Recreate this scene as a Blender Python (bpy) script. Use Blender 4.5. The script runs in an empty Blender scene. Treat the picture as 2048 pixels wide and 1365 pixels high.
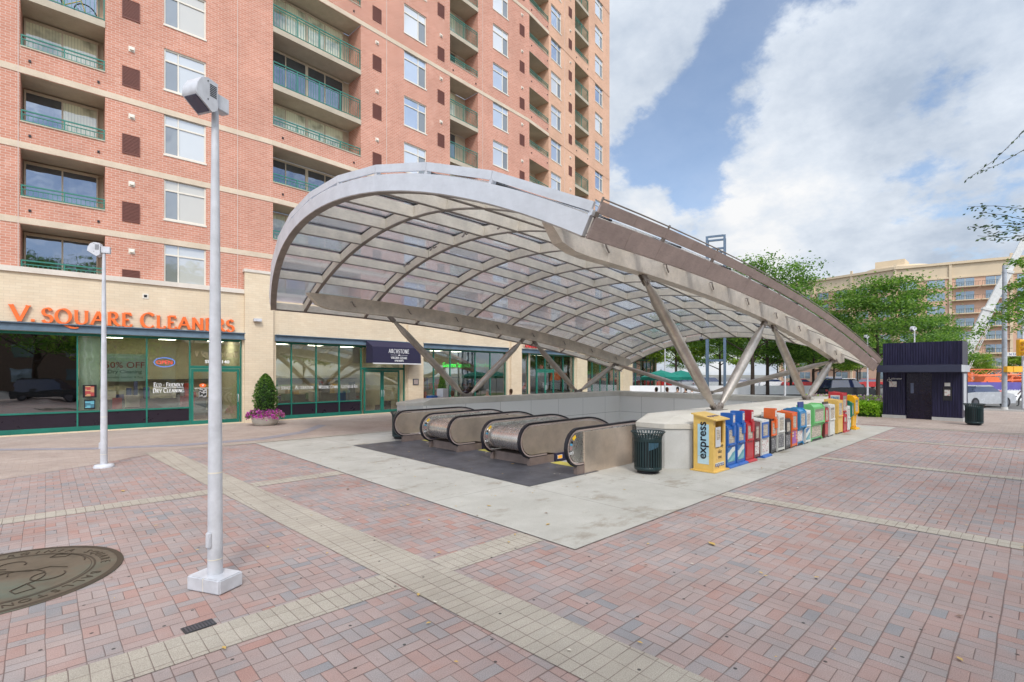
import bpy, bmesh, math, random
from mathutils import Vector, Matrix
R = math.radians
rnd = random.Random(7)
SC = bpy.context.scene
COL = SC.collection

# ------------------------------------------------------------------ camera, sky, sun, exposure
cd = bpy.data.cameras.new('camera'); cam = bpy.data.objects.new('camera', cd); COL.objects.link(cam)
cam.location = (0, 0, 2.2); cam.rotation_euler = (R(90), 0, R(-43.3))
cd.sensor_width = 36; cd.lens = 990 / 2048 * 36; cd.shift_y = 65.5 / 2048
cd.clip_start = 0.05; cd.clip_end = 3000
SC.camera = cam
SC.view_settings.view_transform = 'Standard'; SC.view_settings.look = 'None'
SC.view_settings.exposure = 0.36; SC.view_settings.gamma = 1
SUN_EL, SUN_AZ = 46, 240          # azimuth of the sun, degrees counter-clockwise from +X

def w_dir(x, y):                  # direction constants used once to lay out the cloud gaps
    a = R(46.7); t = (x - 1024) / 990; u = (748 - y) / 990
    return Vector((math.sin(a) * t + math.cos(a), -math.cos(a) * t + math.sin(a), u)).normalized()

world = bpy.data.worlds.new('World'); SC.world = world; world.use_nodes = True
wn = world.node_tree.nodes; wl = world.node_tree.links; wn.clear()
def N(tree, typ, **kw):
    n = tree.nodes.new(typ)
    for k, v in kw.items(): setattr(n, k, v)
    return n
WT = world.node_tree
wo = N(WT, 'ShaderNodeOutputWorld'); wmix = N(WT, 'ShaderNodeMixShader'); wl.new(wmix.outputs[0], wo.inputs[0])
sky = N(WT, 'ShaderNodeTexSky', sky_type='NISHITA'); sky.sun_disc = False
sky.sun_elevation = R(SUN_EL); sky.sun_rotation = R(90 - SUN_AZ); sky.air_density = 1.0; sky.dust_density = 1.2; sky.ozone_density = 2.0
bg1 = N(WT, 'ShaderNodeBackground'); bg1.inputs[1].default_value = 0.15; wl.new(sky.outputs[0], bg1.inputs[0]); wl.new(bg1.outputs[0], wmix.inputs[1])
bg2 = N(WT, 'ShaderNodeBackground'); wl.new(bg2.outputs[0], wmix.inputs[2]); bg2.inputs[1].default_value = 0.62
tc = N(WT, 'ShaderNodeTexCoord')
def wmath(op, a, b=None, c=None, clamp=False):
    n = N(WT, 'ShaderNodeMath', operation=op, use_clamp=clamp)
    for i, v in enumerate((a, b, c)):
        if v is None: continue
        if isinstance(v, (int, float)): n.inputs[i].default_value = v
        else: wl.new(v, n.inputs[i])
    return n.outputs[0]
sep = N(WT, 'ShaderNodeSeparateXYZ'); wl.new(tc.outputs['Generated'], sep.inputs[0])
zz = wmath('ADD', wmath('MAXIMUM', sep.outputs[2], 0.0), 0.35)
cmb = N(WT, 'ShaderNodeCombineXYZ')
wl.new(wmath('DIVIDE', sep.outputs[0], zz), cmb.inputs[0]); wl.new(wmath('DIVIDE', sep.outputs[1], zz), cmb.inputs[1])
def wnoise(scale, detail, rough, off=(0, 0, 0), dist=0.0):
    mp = N(WT, 'ShaderNodeMapping'); mp.inputs['Location'].default_value = off; wl.new(cmb.outputs[0], mp.inputs[0])
    n = N(WT, 'ShaderNodeTexNoise'); n.inputs['Scale'].default_value = scale; n.inputs['Detail'].default_value = detail
    n.inputs['Roughness'].default_value = rough; n.inputs['Distortion'].default_value = dist
    wl.new(mp.outputs[0], n.inputs['Vector']); return n.outputs['Fac']
n1 = wnoise(1.7, 9, 0.55, (3.1, 1.4, 0), 0.0)
def blob(x, y, r, amp):
    d = N(WT, 'ShaderNodeVectorMath', operation='DISTANCE'); wl.new(tc.outputs['Generated'], d.inputs[0]); d.inputs[1].default_value = w_dir(x, y)
    q = wmath('DIVIDE', d.outputs['Value'], r); q = wmath('MULTIPLY', q, q)
    return wmath('MULTIPLY', wmath('POWER', 2.718, wmath('MULTIPLY', q, -1)), amp)
n1b = wnoise(7.5, 8, 0.62, (5.1, 2.4, 0))
dens = wmath('ADD', wmath('MULTIPLY', n1, 0.70), wmath('MULTIPLY_ADD', n1b, 0.60, -0.095))
for b in [(1300, 330, .075, -.22), (1390, 210, .08, -.25), (1440, 90, .065, -.22), (1495, 20, .06, -.22), (1380, 370, .07, -.24), (1300, 395, .05, .22),
          (1880, 150, .05, -.22), (1650, -20, .06, -.2), (1700, 300, .35, .16), (1260, 120, .13, .26), (1235, 10, .10, .1), (1500, 470, .10, .12), (2000, 560, .2, -.05)]:
    dens = wmath('ADD', dens, blob(*b))
mr = N(WT, 'ShaderNodeMapRange', interpolation_type='SMOOTHSTEP'); wl.new(dens, mr.inputs[0])
mr.inputs[1].default_value = 0.46; mr.inputs[2].default_value = 0.60
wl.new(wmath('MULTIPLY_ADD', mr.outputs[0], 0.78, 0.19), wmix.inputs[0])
n2 = wnoise(1.9, 8, 0.58, (8.3, 4.2, 0)); n3 = wnoise(5.5, 8, 0.62, (1.3, 7.2, 0))
shade = wmath('ADD', wmath('MULTIPLY', n2, 0.65), wmath('MULTIPLY', n3, 0.37))
for b in [(1640, 225, .13, .10), (1800, 240, .15, .08), (1600, 20, .1, -.05), (1600, 350, .12, -.10), (1850, 470, .16, .10), (1600, 500, .08, .06), (1290, 130, .12, .06), (1500, 520, .12, -.12), (1700, 400, .12, -.08), (1960, 250, .12, .06), (1300, 40, .2, .05)]:
    shade = wmath('ADD', shade, blob(*b))
cr = N(WT, 'ShaderNodeValToRGB'); wl.new(shade, cr.inputs[0])
cr.color_ramp.elements[0].position = 0.40; cr.color_ramp.elements[0].color = (1.0, 1.0, 1.0, 1)
cr.color_ramp.elements[1].position = 0.70; cr.color_ramp.elements[1].color = (0.44, 0.52, 0.64, 1)
e = cr.color_ramp.elements.new(0.50); e.color = (0.78, 0.84, 0.92, 1)
wl.new(cr.outputs[0], bg2.inputs[0])
# glow added to the unseen sky round the sun to strengthen the front light
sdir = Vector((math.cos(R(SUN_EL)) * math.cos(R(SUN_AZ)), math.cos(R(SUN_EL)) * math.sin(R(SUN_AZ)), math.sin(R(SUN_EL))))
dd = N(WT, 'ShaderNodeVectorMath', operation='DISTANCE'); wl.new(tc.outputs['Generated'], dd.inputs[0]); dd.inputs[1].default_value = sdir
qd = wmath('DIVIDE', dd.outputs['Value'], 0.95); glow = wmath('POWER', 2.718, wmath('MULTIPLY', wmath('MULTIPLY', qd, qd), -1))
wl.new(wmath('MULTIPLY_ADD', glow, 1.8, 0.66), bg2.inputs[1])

sd = bpy.data.lights.new('sun', 'SUN'); sun = bpy.data.objects.new('sun', sd); COL.objects.link(sun)
sd.energy = 1.7; sd.angle = R(12); sd.color = (1.0, 0.95, 0.88)
sv = Vector((math.cos(R(SUN_EL)) * math.cos(R(SUN_AZ)), math.cos(R(SUN_EL)) * math.sin(R(SUN_AZ)), math.sin(R(SUN_EL))))
sun.rotation_euler = sv.to_track_quat('Z', 'Y').to_euler(); sun.location = sv * 60

# ------------------------------------------------------------------ helpers: materials
class T:
    def __init__(s, name):
        s.m = bpy.data.materials.new(name); s.m.use_nodes = True; s.t = s.m.node_tree; s.t.nodes.clear()
        s.out = s.t.nodes.new('ShaderNodeOutputMaterial'); s.tc = s.t.nodes.new('ShaderNodeTexCoord')
        s.obj = s.tc.outputs['Object']
    def n(s, typ, **kw): return N(s.t, typ, **kw)
    def l(s, a, b): s.t.links.new(a, b)
    def put(s, inp, v):
        if isinstance(v, (int, float)): inp.default_value = v
        elif isinstance(v, tuple): inp.default_value = v if len(v) == 4 or len(inp.default_value) == 3 else v + (1,)
        else: s.l(v, inp)
    def math(s, op, a, b=None, c=None, clamp=False):
        n = s.n('ShaderNodeMath', operation=op, use_clamp=clamp)
        for i, v in enumerate((a, b, c)):
            if v is not None: s.put(n.inputs[i], v)
        return n.outputs[0]
    def xyz(s, v):
        n = s.n('ShaderNodeSeparateXYZ'); s.l(v, n.inputs[0]); return n.outputs
    def comb(s, x, y, z=0.0):
        n = s.n('ShaderNodeCombineXYZ')
        for i, v in enumerate((x, y, z)): s.put(n.inputs[i], v)
        return n.outputs[0]
    def noise(s, scale, detail=4, rough=0.6, vec=None, sc=None, col=False):
        n = s.n('ShaderNodeTexNoise'); n.inputs['Scale'].default_value = scale; n.inputs['Detail'].default_value = detail; n.inputs['Roughness'].default_value = rough
        v = vec if vec is not None else s.obj
        if sc:
            mp = s.n('ShaderNodeMapping'); s.l(v, mp.inputs[0]); mp.inputs['Scale'].default_value = sc; v = mp.outputs[0]
        s.l(v, n.inputs['Vector']); return n.outputs['Color' if col else 'Fac']
    def ramp(s, fac, *els):
        n = s.n('ShaderNodeValToRGB'); s.l(fac, n.inputs[0]); r = n.color_ramp
        while len(r.elements) < len(els): r.elements.new(0.5)
        for e, (p, c) in zip(r.elements, els): e.position = p; e.color = (*c, 1)
        return n.outputs[0]
    def mix(s, fac, a, b, blend='MIX'):
        n = s.n('ShaderNodeMix', data_type='RGBA', blend_type=blend); s.put(n.inputs[0], fac); s.put(n.inputs[6], a); s.put(n.inputs[7], b); return n.outputs[2]
    def mr(s, v, a, b, c=0.0, d=1.0):
        n = s.n('ShaderNodeMapRange'); s.put(n.inputs[0], v)
        for i, q in enumerate((a, b, c, d)): n.inputs[i + 1].default_value = q
        return n.outputs[0]
    def bump(s, h, strength=0.3, dist=0.01):
        n = s.n('ShaderNodeBump'); s.l(h, n.inputs['Height']); n.inputs['Strength'].default_value = strength; n.inputs['Distance'].default_value = dist; return n.outputs[0]
    def bsdf(s, col, rough=0.6, metal=0.0, nrm=None, spec=0.5, coat=0.0):
        b = s.n('ShaderNodeBsdfPrincipled'); s.put(b.inputs['Base Color'], col); s.put(b.inputs['Roughness'], rough); s.put(b.inputs['Metallic'], metal)
        b.inputs['Specular IOR Level'].default_value = spec; b.inputs['Coat Weight'].default_value = coat; b.inputs['Coat Roughness'].default_value = 0.03
        if nrm is not None: s.l(nrm, b.inputs['Normal'])
        s.b = b; s.l(b.outputs[0], s.out.inputs[0]); return s.m

MATS = {}
def plain(name, col, rough=0.55, metal=0.0, var=0.12, scale=3.0, spec=0.5, coat=0.0, bump=0.0):
    if name in MATS: return MATS[name]
    t = T(name); f = t.noise(scale, 5, 0.65)
    c = t.mix(1.0, col, t.ramp(f, (0.3, (1 - var,) * 3), (0.7, (1 + var * 0.4,) * 3)), 'MULTIPLY')
    r = t.math('MULTIPLY_ADD', f, 0.2, rough - 0.1, clamp=True)
    nrm = t.bump(t.noise(scale * 20, 3), bump, 0.004) if bump else None
    MATS[name] = t.bsdf(c, r, metal, nrm, spec, coat); return MATS[name]

def brickwall(name, c1, c2, mortar, bw=0.25, bh=0.092, stain=0.15, msize=0.010):
    t = T(name); x, y, z = t.xyz(t.obj)
    geo = t.n('ShaderNodeNewGeometry')
    # on faces turned sideways (returns of the recesses) run the courses along the depth instead
    v = t.comb(t.math('ADD', x, y), z, 0.0)
    b = t.n('ShaderNodeTexBrick'); t.l(v, b.inputs['Vector']); b.inputs['Scale'].default_value = 1.0
    b.inputs['Brick Width'].default_value = bw; b.inputs['Row Height'].default_value = bh; b.inputs['Mortar Size'].default_value = msize
    b.inputs['Mortar Smooth'].default_value = 0.3; b.inputs['Bias'].default_value = -0.1
    t.put(b.inputs['Color1'], c1); t.put(b.inputs['Color2'], c2); t.put(b.inputs['Mortar'], mortar)
    big = t.noise(0.45, 5, 0.6); med = t.noise(2.6, 6, 0.7, sc=(1, 1, 0.35))
    c = t.mix(1.0, b.outputs['Color'], t.ramp(big, (0.3, (1 - stain,) * 3), (0.7, (1 + stain * 0.5,) * 3)), 'MULTIPLY')
    c = t.mix(t.mr(med, 0.56, 0.78, 0, 0.30), c, tuple(min(1, q * 1.25) for q in mortar))
    fb = t.noise(60, 2)
    return t.bsdf(c, 0.85, 0, t.bump(t.math('MULTIPLY_ADD', fb, 0.3, t.math('SUBTRACT', 1.0, b.outputs['Fac'])), 0.5, 0.006), 0.25)

def paver(name, cols, cell=0.226, mode='basket', mortar=(0.115, 0.075, 0.065), dirt=0.5):
    t = T(name); x, y, z = t.xyz(t.obj)
    wob = t.noise(1.1, 3, 0.5)
    x = t.math('ADD', x, t.math('MULTIPLY_ADD', wob, 0.03, -0.015)); y = t.math('ADD', y, t.math('MULTIPLY_ADD', wob, 0.03, -0.015))
    if mode == 'basket': sx = sy = cell
    elif mode == 'soldier_u': sx, sy = cell * 0.52, cell      # strip running along U
    elif mode == 'soldier_v': sx, sy = cell, cell * 0.52
    else: sx, sy = cell, cell * 0.5
    gx = t.math('DIVIDE', x, sx); gy = t.math('DIVIDE', y, sy)
    ix = t.math('FLOOR', gx); iy = t.math('FLOOR', gy)
    if mode == 'running':
        gx = t.math('ADD', gx, t.math('MULTIPLY', iy, 0.5)); ix = t.math('FLOOR', gx)
    fx = t.math('SUBTRACT', gx, ix); fy = t.math('SUBTRACT', gy, iy)
    def edge(f, size): return t.math('MULTIPLY', t.math('MINIMUM', f, t.math('SUBTRACT', 1.0, f)), size)
    if mode == 'basket':
        par = t.math('FLOORED_MODULO', t.math('ADD', ix, iy), 2.0)
        hx = t.math('FLOOR', t.math('MULTIPLY', fx, 2.0)); hy = t.math('FLOOR', t.math('MULTIPLY', fy, 2.0))
        f2x = t.math('FRACT', t.math('MULTIPLY', fx, 2.0)); f2y = t.math('FRACT', t.math('MULTIPLY', fy, 2.0))
        dA = t.math('MINIMUM', edge(f2x, sx / 2), edge(fy, sy)); dB = t.math('MINIMUM', edge(fx, sx), edge(f2y, sy / 2))
        inv = t.math('SUBTRACT', 1.0, par)
        d = t.math('ADD', t.math('MULTIPLY', dA, par), t.math('MULTIPLY', dB, inv))
        idv = t.comb(t.math('MULTIPLY_ADD', t.math('MULTIPLY', hx, par), 0.37, ix), t.math('MULTIPLY_ADD', t.math('MULTIPLY', hy, inv), 0.37, iy), 0.0)
    else:
        d = t.math('MINIMUM', edge(fx, sx), edge(fy, sy)); idv = t.comb(ix, iy, 0.0)
    wnz = t.n('ShaderNodeTexWhiteNoise', noise_dimensions='3D'); t.l(idv, wnz.inputs['Vector'])
    rv = wnz.outputs['Value']
    # neighbouring pavers tend to share a colour: mix the per-brick value with a broad noise
    rv2 = t.math('ADD', t.math('MULTIPLY', rv, 0.72), t.math('MULTIPLY', t.mr(t.noise(0.6, 4), 0.3, 0.7), 0.28))
    n = t.n('ShaderNodeValToRGB'); t.l(rv2, n.inputs[0]); n.color_ramp.interpolation = 'LINEAR'
    while len(n.color_ramp.elements) < len(cols): n.color_ramp.elements.new(0.5)
    for i, (e, c) in enumerate(zip(n.color_ramp.elements, cols)): e.position = 0.12 + 0.76 * i / max(1, len(cols) - 1); e.color = (*c, 1)
    c = n.outputs[0]
    grit = t.noise(120, 3, 0.85); c = t.mix(1.0, c, t.ramp(grit, (0.32, (0.66,) * 3), (0.68, (1.26,) * 3)), 'MULTIPLY')
    st = t.noise(0.9, 6, 0.65); c = t.mix(1.0, c, t.ramp(st, (0.25, (0.80, 0.78, 0.77)), (0.6, (1.0,) * 3), (0.8, (1.10, 1.09, 1.07))), 'MULTIPLY')
    sp = t.noise(5.5, 5, 0.75); c = t.mix(t.mr(sp, 0.64, 0.72, 0, dirt), c, (0.13, 0.11, 0.10))
    vo = t.n('ShaderNodeTexVoronoi', voronoi_dimensions='2D'); vo.inputs['Scale'].default_value = 1.5; t.l(t.obj, vo.inputs['Vector'])
    c = t.mix(t.mr(vo.outputs['Distance'], 0.024, 0.018, 0, 0.85), c, (0.03, 0.03, 0.03))   # old chewing gum
    lg = t.noise(0.33, 5, 0.7); c = t.mix(t.mr(lg, 0.54, 0.74, 0, 0.30), c, (0.17, 0.145, 0.13))
    mw = t.math('MULTIPLY_ADD', t.mr(t.noise(1.3, 4, .7), .35, .7), 0.0062, 0.0018)
    if mode == 'basket': d = t.math('MINIMUM', d, t.math('MULTIPLY', edge(fy, sy), .62))
    m = t.math('SUBTRACT', 1.0, t.math('DIVIDE', d, mw), clamp=True); m = t.math('MULTIPLY', m, 0.95, clamp=True)
    c = t.mix(m, c, mortar)
    h = t.math('MINIMUM', t.math('MULTIPLY', d, 120), 1.0)
    h = t.math('ADD', h, t.math('MULTIPLY', grit, 0.25)); h = t.math('MULTIPLY_ADD', rv, 0.6, h)
    return t.bsdf(c, 0.88, 0, t.bump(h, 0.45, 0.006), 0.25)

def concrete(name, col, joints=None, lo=.60, rough=0.85, stain=(0.16, 0.13, 0.10), samt=0.55):
    t = T(name); f = t.noise(0.8, 6, 0.7); g = t.noise(70, 3, 0.7)
    c = t.mix(1.0, col, t.ramp(f, (0.3, (0.82, 0.81, 0.79)), (0.7, (1.08, 1.08, 1.08))), 'MULTIPLY')
    c = t.mix(1.0, c, t.ramp(g, (0.3, (0.86,) * 3), (0.7, (1.06,) * 3)), 'MULTIPLY')
    s1 = t.noise(1.3, 6, 0.7, sc=(0.6, 1.0, 1)); c = t.mix(t.mr(s1, lo + .08, lo + .24, 0, samt), c, stain)
    s2 = t.noise(2.2, 7, 0.8, sc=(0.5, 1, 1)); c = t.mix(t.mr(s2, 0.62, 0.72, 0, samt * 0.6), c, stain)
    if joints:
        x, y, z = t.xyz(t.obj); ox, oy, px, py = joints
        def j(v, o, p):
            q = t.math('FRACT', t.math('DIVIDE', t.math('SUBTRACT', v, o), p)); q = t.math('MINIMUM', q, t.math('SUBTRACT', 1.0, q)); return t.math('MULTIPLY', q, p)
        d = t.math('MINIMUM', j(x, ox, px), j(y, oy, py))
        c = t.mix(t.mr(d, 0.012, 0.004, 0, 0.6), c, (0.16, 0.15, 0.13))
    return t.bsdf(c, rough, 0, t.bump(g, 0.25, 0.003), 0.3)

def steel(name, col=(0.62, 0.58, 0.53), rough=0.38, metal=0.85, streak=(1, 1, 6), var=0.35, dark=.45):
    t = T(name); f = t.noise(1.6, 6, 0.7); g = t.noise(9, 5, 0.7, sc=streak)
    c = t.mix(1.0, col, t.ramp(f, (0.3, (1 - var,) * 3), (0.72, (1.12,) * 3)), 'MULTIPLY')
    c = t.mix(t.mr(g, 0.5, 0.75, 0, dark), c, tuple(q * 0.55 for q in col))
    return t.bsdf(c, t.math('MULTIPLY_ADD', g, 0.25, rough - 0.1), metal, t.bump(g, 0.05, 0.01))

def glass(name, tint=(0.85, 0.92, 0.9), refl=0.25, haze=0.0, hazecol=(0.7, 0.75, 0.78), wave=0.0, wscale=1.2, streaks=False):
    t = T(name)
    tr = t.n('ShaderNodeBsdfTransparent'); t.put(tr.inputs[0], tint + (1,))
    gl = t.n('ShaderNodeBsdfGlossy'); gl.inputs['Roughness'].default_value = 0.015; gl.inputs[0].default_value = (0.95, 0.97, 1, 1)
    if wave:
        nb = t.bump(t.noise(wscale, 2, 0.5), 0.6, wave); t.l(nb, gl.inputs['Normal'])
    fr = t.n('ShaderNodeFresnel'); fr.inputs[0].default_value = 1.5
    m1 = t.n('ShaderNodeMixShader'); t.l(t.math('MULTIPLY_ADD', fr.outputs[0], 0.8, refl, clamp=True), m1.inputs[0]); t.l(tr.outputs[0], m1.inputs[1]); t.l(gl.outputs[0], m1.inputs[2])
    last = m1.outputs[0]
    if haze:
        df = t.n('ShaderNodeBsdfDiffuse'); t.put(df.inputs[0], hazecol + (1,)); tl = t.n('ShaderNodeBsdfTranslucent'); t.put(tl.inputs[0], hazecol + (1,))
        a = t.n('ShaderNodeMixShader'); a.inputs[0].default_value = 0.5; t.l(df.outputs[0], a.inputs[1]); t.l(tl.outputs[0], a.inputs[2])
        m2 = t.n('ShaderNodeMixShader'); t.l(t.math('MULTIPLY', t.mr(t.noise(1.3, 5, 0.7), 0.25, 0.75, 0.7, 1.35), haze), m2.inputs[0]); t.l(last, m2.inputs[1]); t.l(a.outputs[0], m2.inputs[2]); last = m2.outputs[0]
    t.l(last, t.out.inputs[0]); return t.m

def emit(name, col, s):
    t = T(name); e = t.n('ShaderNodeEmission'); e.inputs[0].default_value = (*col, 1); e.inputs[1].default_value = s; t.l(e.outputs[0], t.out.inputs[0]); return t.m

def leafmat(name, c1, c2, c3, tr=0.35):
    t = T(name); g = t.n('ShaderNodeNewGeometry'); f = t.noise(1.3, 4, 0.6)
    oi = g.outputs['Random Per Island']
    k = t.math('ADD', t.math('MULTIPLY', oi, 0.55), t.math('MULTIPLY', t.mr(f, 0.3, 0.7), 0.45))
    c = t.ramp(k, (0.15, c1), (0.5, c2), (0.85, c3))
    b = t.n('ShaderNodeBsdfPrincipled'); t.l(c, b.inputs['Base Color']); b.inputs['Roughness'].default_value = 0.55; b.inputs['Specular IOR Level'].default_value = 0.35
    tl = t.n('ShaderNodeBsdfTranslucent'); t.l(t.mix(1.0, c, (1.5, 1.7, 0.7, 1), 'MULTIPLY'), tl.inputs[0])
    m = t.n('ShaderNodeMixShader'); m.inputs[0].default_value = tr; t.l(b.outputs[0], m.inputs[1]); t.l(tl.outputs[0], m.inputs[2]); t.l(m.outputs[0], t.out.inputs[0]); return t.m

def printed(name, bg, ink, sx=30, sz=45, thr=0.5):
    """paper with columns of small print: fine noise blocks in the ink colour"""
    t = T(name); x, y, z = t.xyz(t.obj)
    v = t.comb(t.math('FLOOR', t.math('MULTIPLY', t.math('ADD', x, y), sx * .4)), t.math('FLOOR', t.math('MULTIPLY', z, sz)), 0.0)
    w = t.n('ShaderNodeTexWhiteNoise'); t.l(v, w.inputs['Vector'])
    row = t.math('FRACT', t.math('MULTIPLY', z, sz)); on = t.math('MULTIPLY', t.math('GREATER_THAN', w.outputs['Value'], thr), t.math('LESS_THAN', row, 0.6))
    return t.bsdf(t.mix(t.math('MULTIPLY', on, 0.75), bg, ink), 0.5)

M = {}
M['brick'] = brickwall('red_brick', (0.52, 0.225, 0.155), (0.60, 0.285, 0.205), (0.63, 0.46, 0.38))
M['tanbrick'] = brickwall('tan_brick', (0.62, 0.365, 0.245), (0.69, 0.42, 0.29), (0.68, 0.46, 0.34))
M['cream'] = brickwall('cream_block', (0.66, 0.54, 0.39), (0.70, 0.59, 0.44), (0.57, 0.47, 0.35), 0.30, 0.10, 0.12, 0.005)
M['band'] = concrete('limestone_band', (0.66, 0.55, 0.43), samt=0.35)
M['cap'] = concrete('parapet_cap_stone', (0.70, 0.64, 0.57), samt=0.25)
M['slab'] = concrete('balcony_concrete', (0.50, 0.44, 0.35), samt=0.5)
M['stucco'] = plain('recess_stucco', (0.55, 0.45, 0.33), 0.9, var=0.15)
M['frame_w'] = plain('window_frame_paint', (0.72, 0.67, 0.58), 0.45, var=0.08)
M['frame_b'] = plain('beige_door_frame', (0.55, 0.46, 0.34), 0.5)
M['green'] = plain('green_painted_metal', (0.012, 0.17, 0.125), 0.42, var=0.25, scale=1.5)
M['rail'] = plain('green_railing_paint', (0.03, 0.19, 0.145), 0.45, var=0.2)
M['grille'] = plain('brown_grille', (0.16, 0.055, 0.04), 0.6)
M['darkpanel'] = plain('dark_spandrel_panel', (0.018, 0.012, 0.022), 0.3)
M['beam'] = plain('blue_grey_steel_beam', (0.13, 0.19, 0.25), 0.5, var=0.3, scale=2)
M['white'] = plain('white_pole_paint', (0.58, 0.59, 0.63), 0.42, var=0.22, scale=4)
M['black'] = plain('black_rubber', (0.012, 0.011, 0.016), 0.35)
M['darkmetal'] = plain('dark_metal', (0.03, 0.035, 0.04), 0.45)
M['binmetal'] = plain('bin_green_black_paint', (0.010, 0.030, 0.034), 0.36, var=0.3)
M['granite'] = concrete('grey_granite', (0.54, 0.54, 0.53), samt=0.25)
M['granite_cap'] = concrete('pale_granite_coping', (0.60, 0.57, 0.51), samt=0.22)
M['slabpave'] = concrete('plaza_concrete', (0.455, 0.44, 0.40), joints=(4.8, 3.95, 2.02, 3.15), lo=.47, stain=(0.20, 0.16, 0.11), samt=.75)
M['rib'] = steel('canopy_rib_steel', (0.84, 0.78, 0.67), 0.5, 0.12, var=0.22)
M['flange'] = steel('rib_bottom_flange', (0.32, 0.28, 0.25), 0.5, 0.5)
M['fascia_f'] = steel('front_fascia_steel', (0.66, 0.68, 0.72), 0.5, 0.4, (.6, .6, 2), var=0.10, dark=.12)
M['fascia_s'] = steel('stained_side_fascia', (0.50, 0.40, 0.37), 0.5, 0.35, var=0.22)
M['girder'] = steel('girder_steel', (0.70, 0.62, 0.52), 0.45, 0.3, var=0.35)
M['strut'] = steel('strut_steel', (0.54, 0.48, 0.42), 0.34, 0.7, (1, 1, 1), var=0.35)
M['esc'] = steel('escalator_steel', (0.70, 0.67, 0.63), 0.25, 0.95, (.5, 2, .5), var=0.2, dark=.2)
M['esc_w'] = steel('escalator_warm_reflection_steel', (0.74, 0.62, 0.52), 0.36, 0.8, (.5, .5, .5), var=0.22, dark=.12)  # warm reflection of beige surroundings put into the steel's base colour
M['skirt'] = plain('escalator_plinth_stone', (0.20, 0.15, 0.13), 0.6, var=0.3)
M['plate'] = steel('landing_plate', (0.16, 0.16, 0.18), 0.5, 0.6, (0.6, 40, 1), var=0.5)
M['cglass'] = glass('canopy_glass', (0.95, 0.97, 1.0), 0.02, 0.08, (0.94, 0.95, 0.97))
M['sglass'] = glass('shop_glass', (0.88, 0.93, 0.88), 0.16, 0, wave=0.006, wscale=0.7)
M['sglass_clear'] = glass('clear_shop_glass', (0.90, 0.95, 0.90), 0.06, 0, wave=0.01)
M['dglass'] = glass('dark_shop_glass', (0.03, 0.03, 0.035), 0.24, 0, wave=0.008, wscale=0.9)
M['purple'] = None
def purp():
    t = T('dark_purple_ribbed_metal'); x, y, z = t.xyz(t.obj)
    w = t.math('SINE', t.math('MULTIPLY', t.math('ADD', x, y), 62.0)); f = t.noise(2, 4, 0.6, sc=(6, 6, 0.5))
    c = t.ramp(f, (0.3, (0.012, 0.011, 0.036)), (0.75, (0.032, 0.030, 0.080)))
    return t.bsdf(c, 0.34, 0.35, t.bump(w, 0.8, 0.01))
M['purple'] = purp()
def winmat(name, base, amt, stripe=0.0):
    t = T(name); x, y, z = t.xyz(t.obj); c = base
    if stripe:
        w = t.math('FRACT', t.math('MULTIPLY', x, 11.0)); f = t.noise(1.1, 3)
        c = t.mix(t.math('MULTIPLY', t.mr(w, 0.75, 1.0), 0.6), base, tuple(q * 0.35 for q in base))
        c = t.mix(t.mr(f, 0.45, 0.65), c, tuple(q * 0.35 for q in base))
    df = t.n('ShaderNodeBsdfDiffuse'); t.put(df.inputs[0], c if not isinstance(c, tuple) else c + (1,))
    gl = t.n('ShaderNodeBsdfGlossy'); gl.inputs['Roughness'].default_value = 0.02; gl.inputs[0].default_value = (0.62, 0.74, 0.95, 1)  # gloss tinted blue, standing in for reflected blue sky
    t.l(t.bump(t.noise(1.1, 2, 0.5), 0.5, 0.015), gl.inputs['Normal'])
    fr = t.n('ShaderNodeFresnel'); fr.inputs[0].default_value = 1.5; m = t.n('ShaderNodeMixShader')
    t.l(t.math('ADD', fr.outputs[0], amt, clamp=True), m.inputs[0]); t.l(df.outputs[0], m.inputs[1]); t.l(gl.outputs[0], m.inputs[2]); t.l(m.outputs[0], t.out.inputs[0]); return t.m
M['blind'] = winmat('blind_behind_glass', (0.42, 0.43, 0.42), 0.34)
BL = ([winmat('cream_blind', (0.50, 0.47, 0.40), 0.08), winmat('white_blind', (0.50, 0.50, 0.47), 0.14), winmat('lace_curtain', (0.50, 0.48, 0.42), 0.22)], [winmat('sky_pane', (0.42, 0.45, 0.48), 0.36), winmat('pale_pane', (0.55, 0.57, 0.58), 0.24), winmat('deep_pane', (0.25, 0.28, 0.32), 0.42), winmat('white_pane', (0.64, 0.64, 0.62), 0.18)])  # bluish tower panes: reflected sky put into their base colour
M['screen'] = winmat('screened_pane', (0.20, 0.21, 0.20), 0.10)
M['curtain'] = winmat('glass_with_vertical_blinds', (0.78, 0.77, 0.54), 0.10, 1)
M['darkwin'] = winmat('dark_sliding_glass', (0.06, 0.06, 0.06), 0.22, 1)

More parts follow.
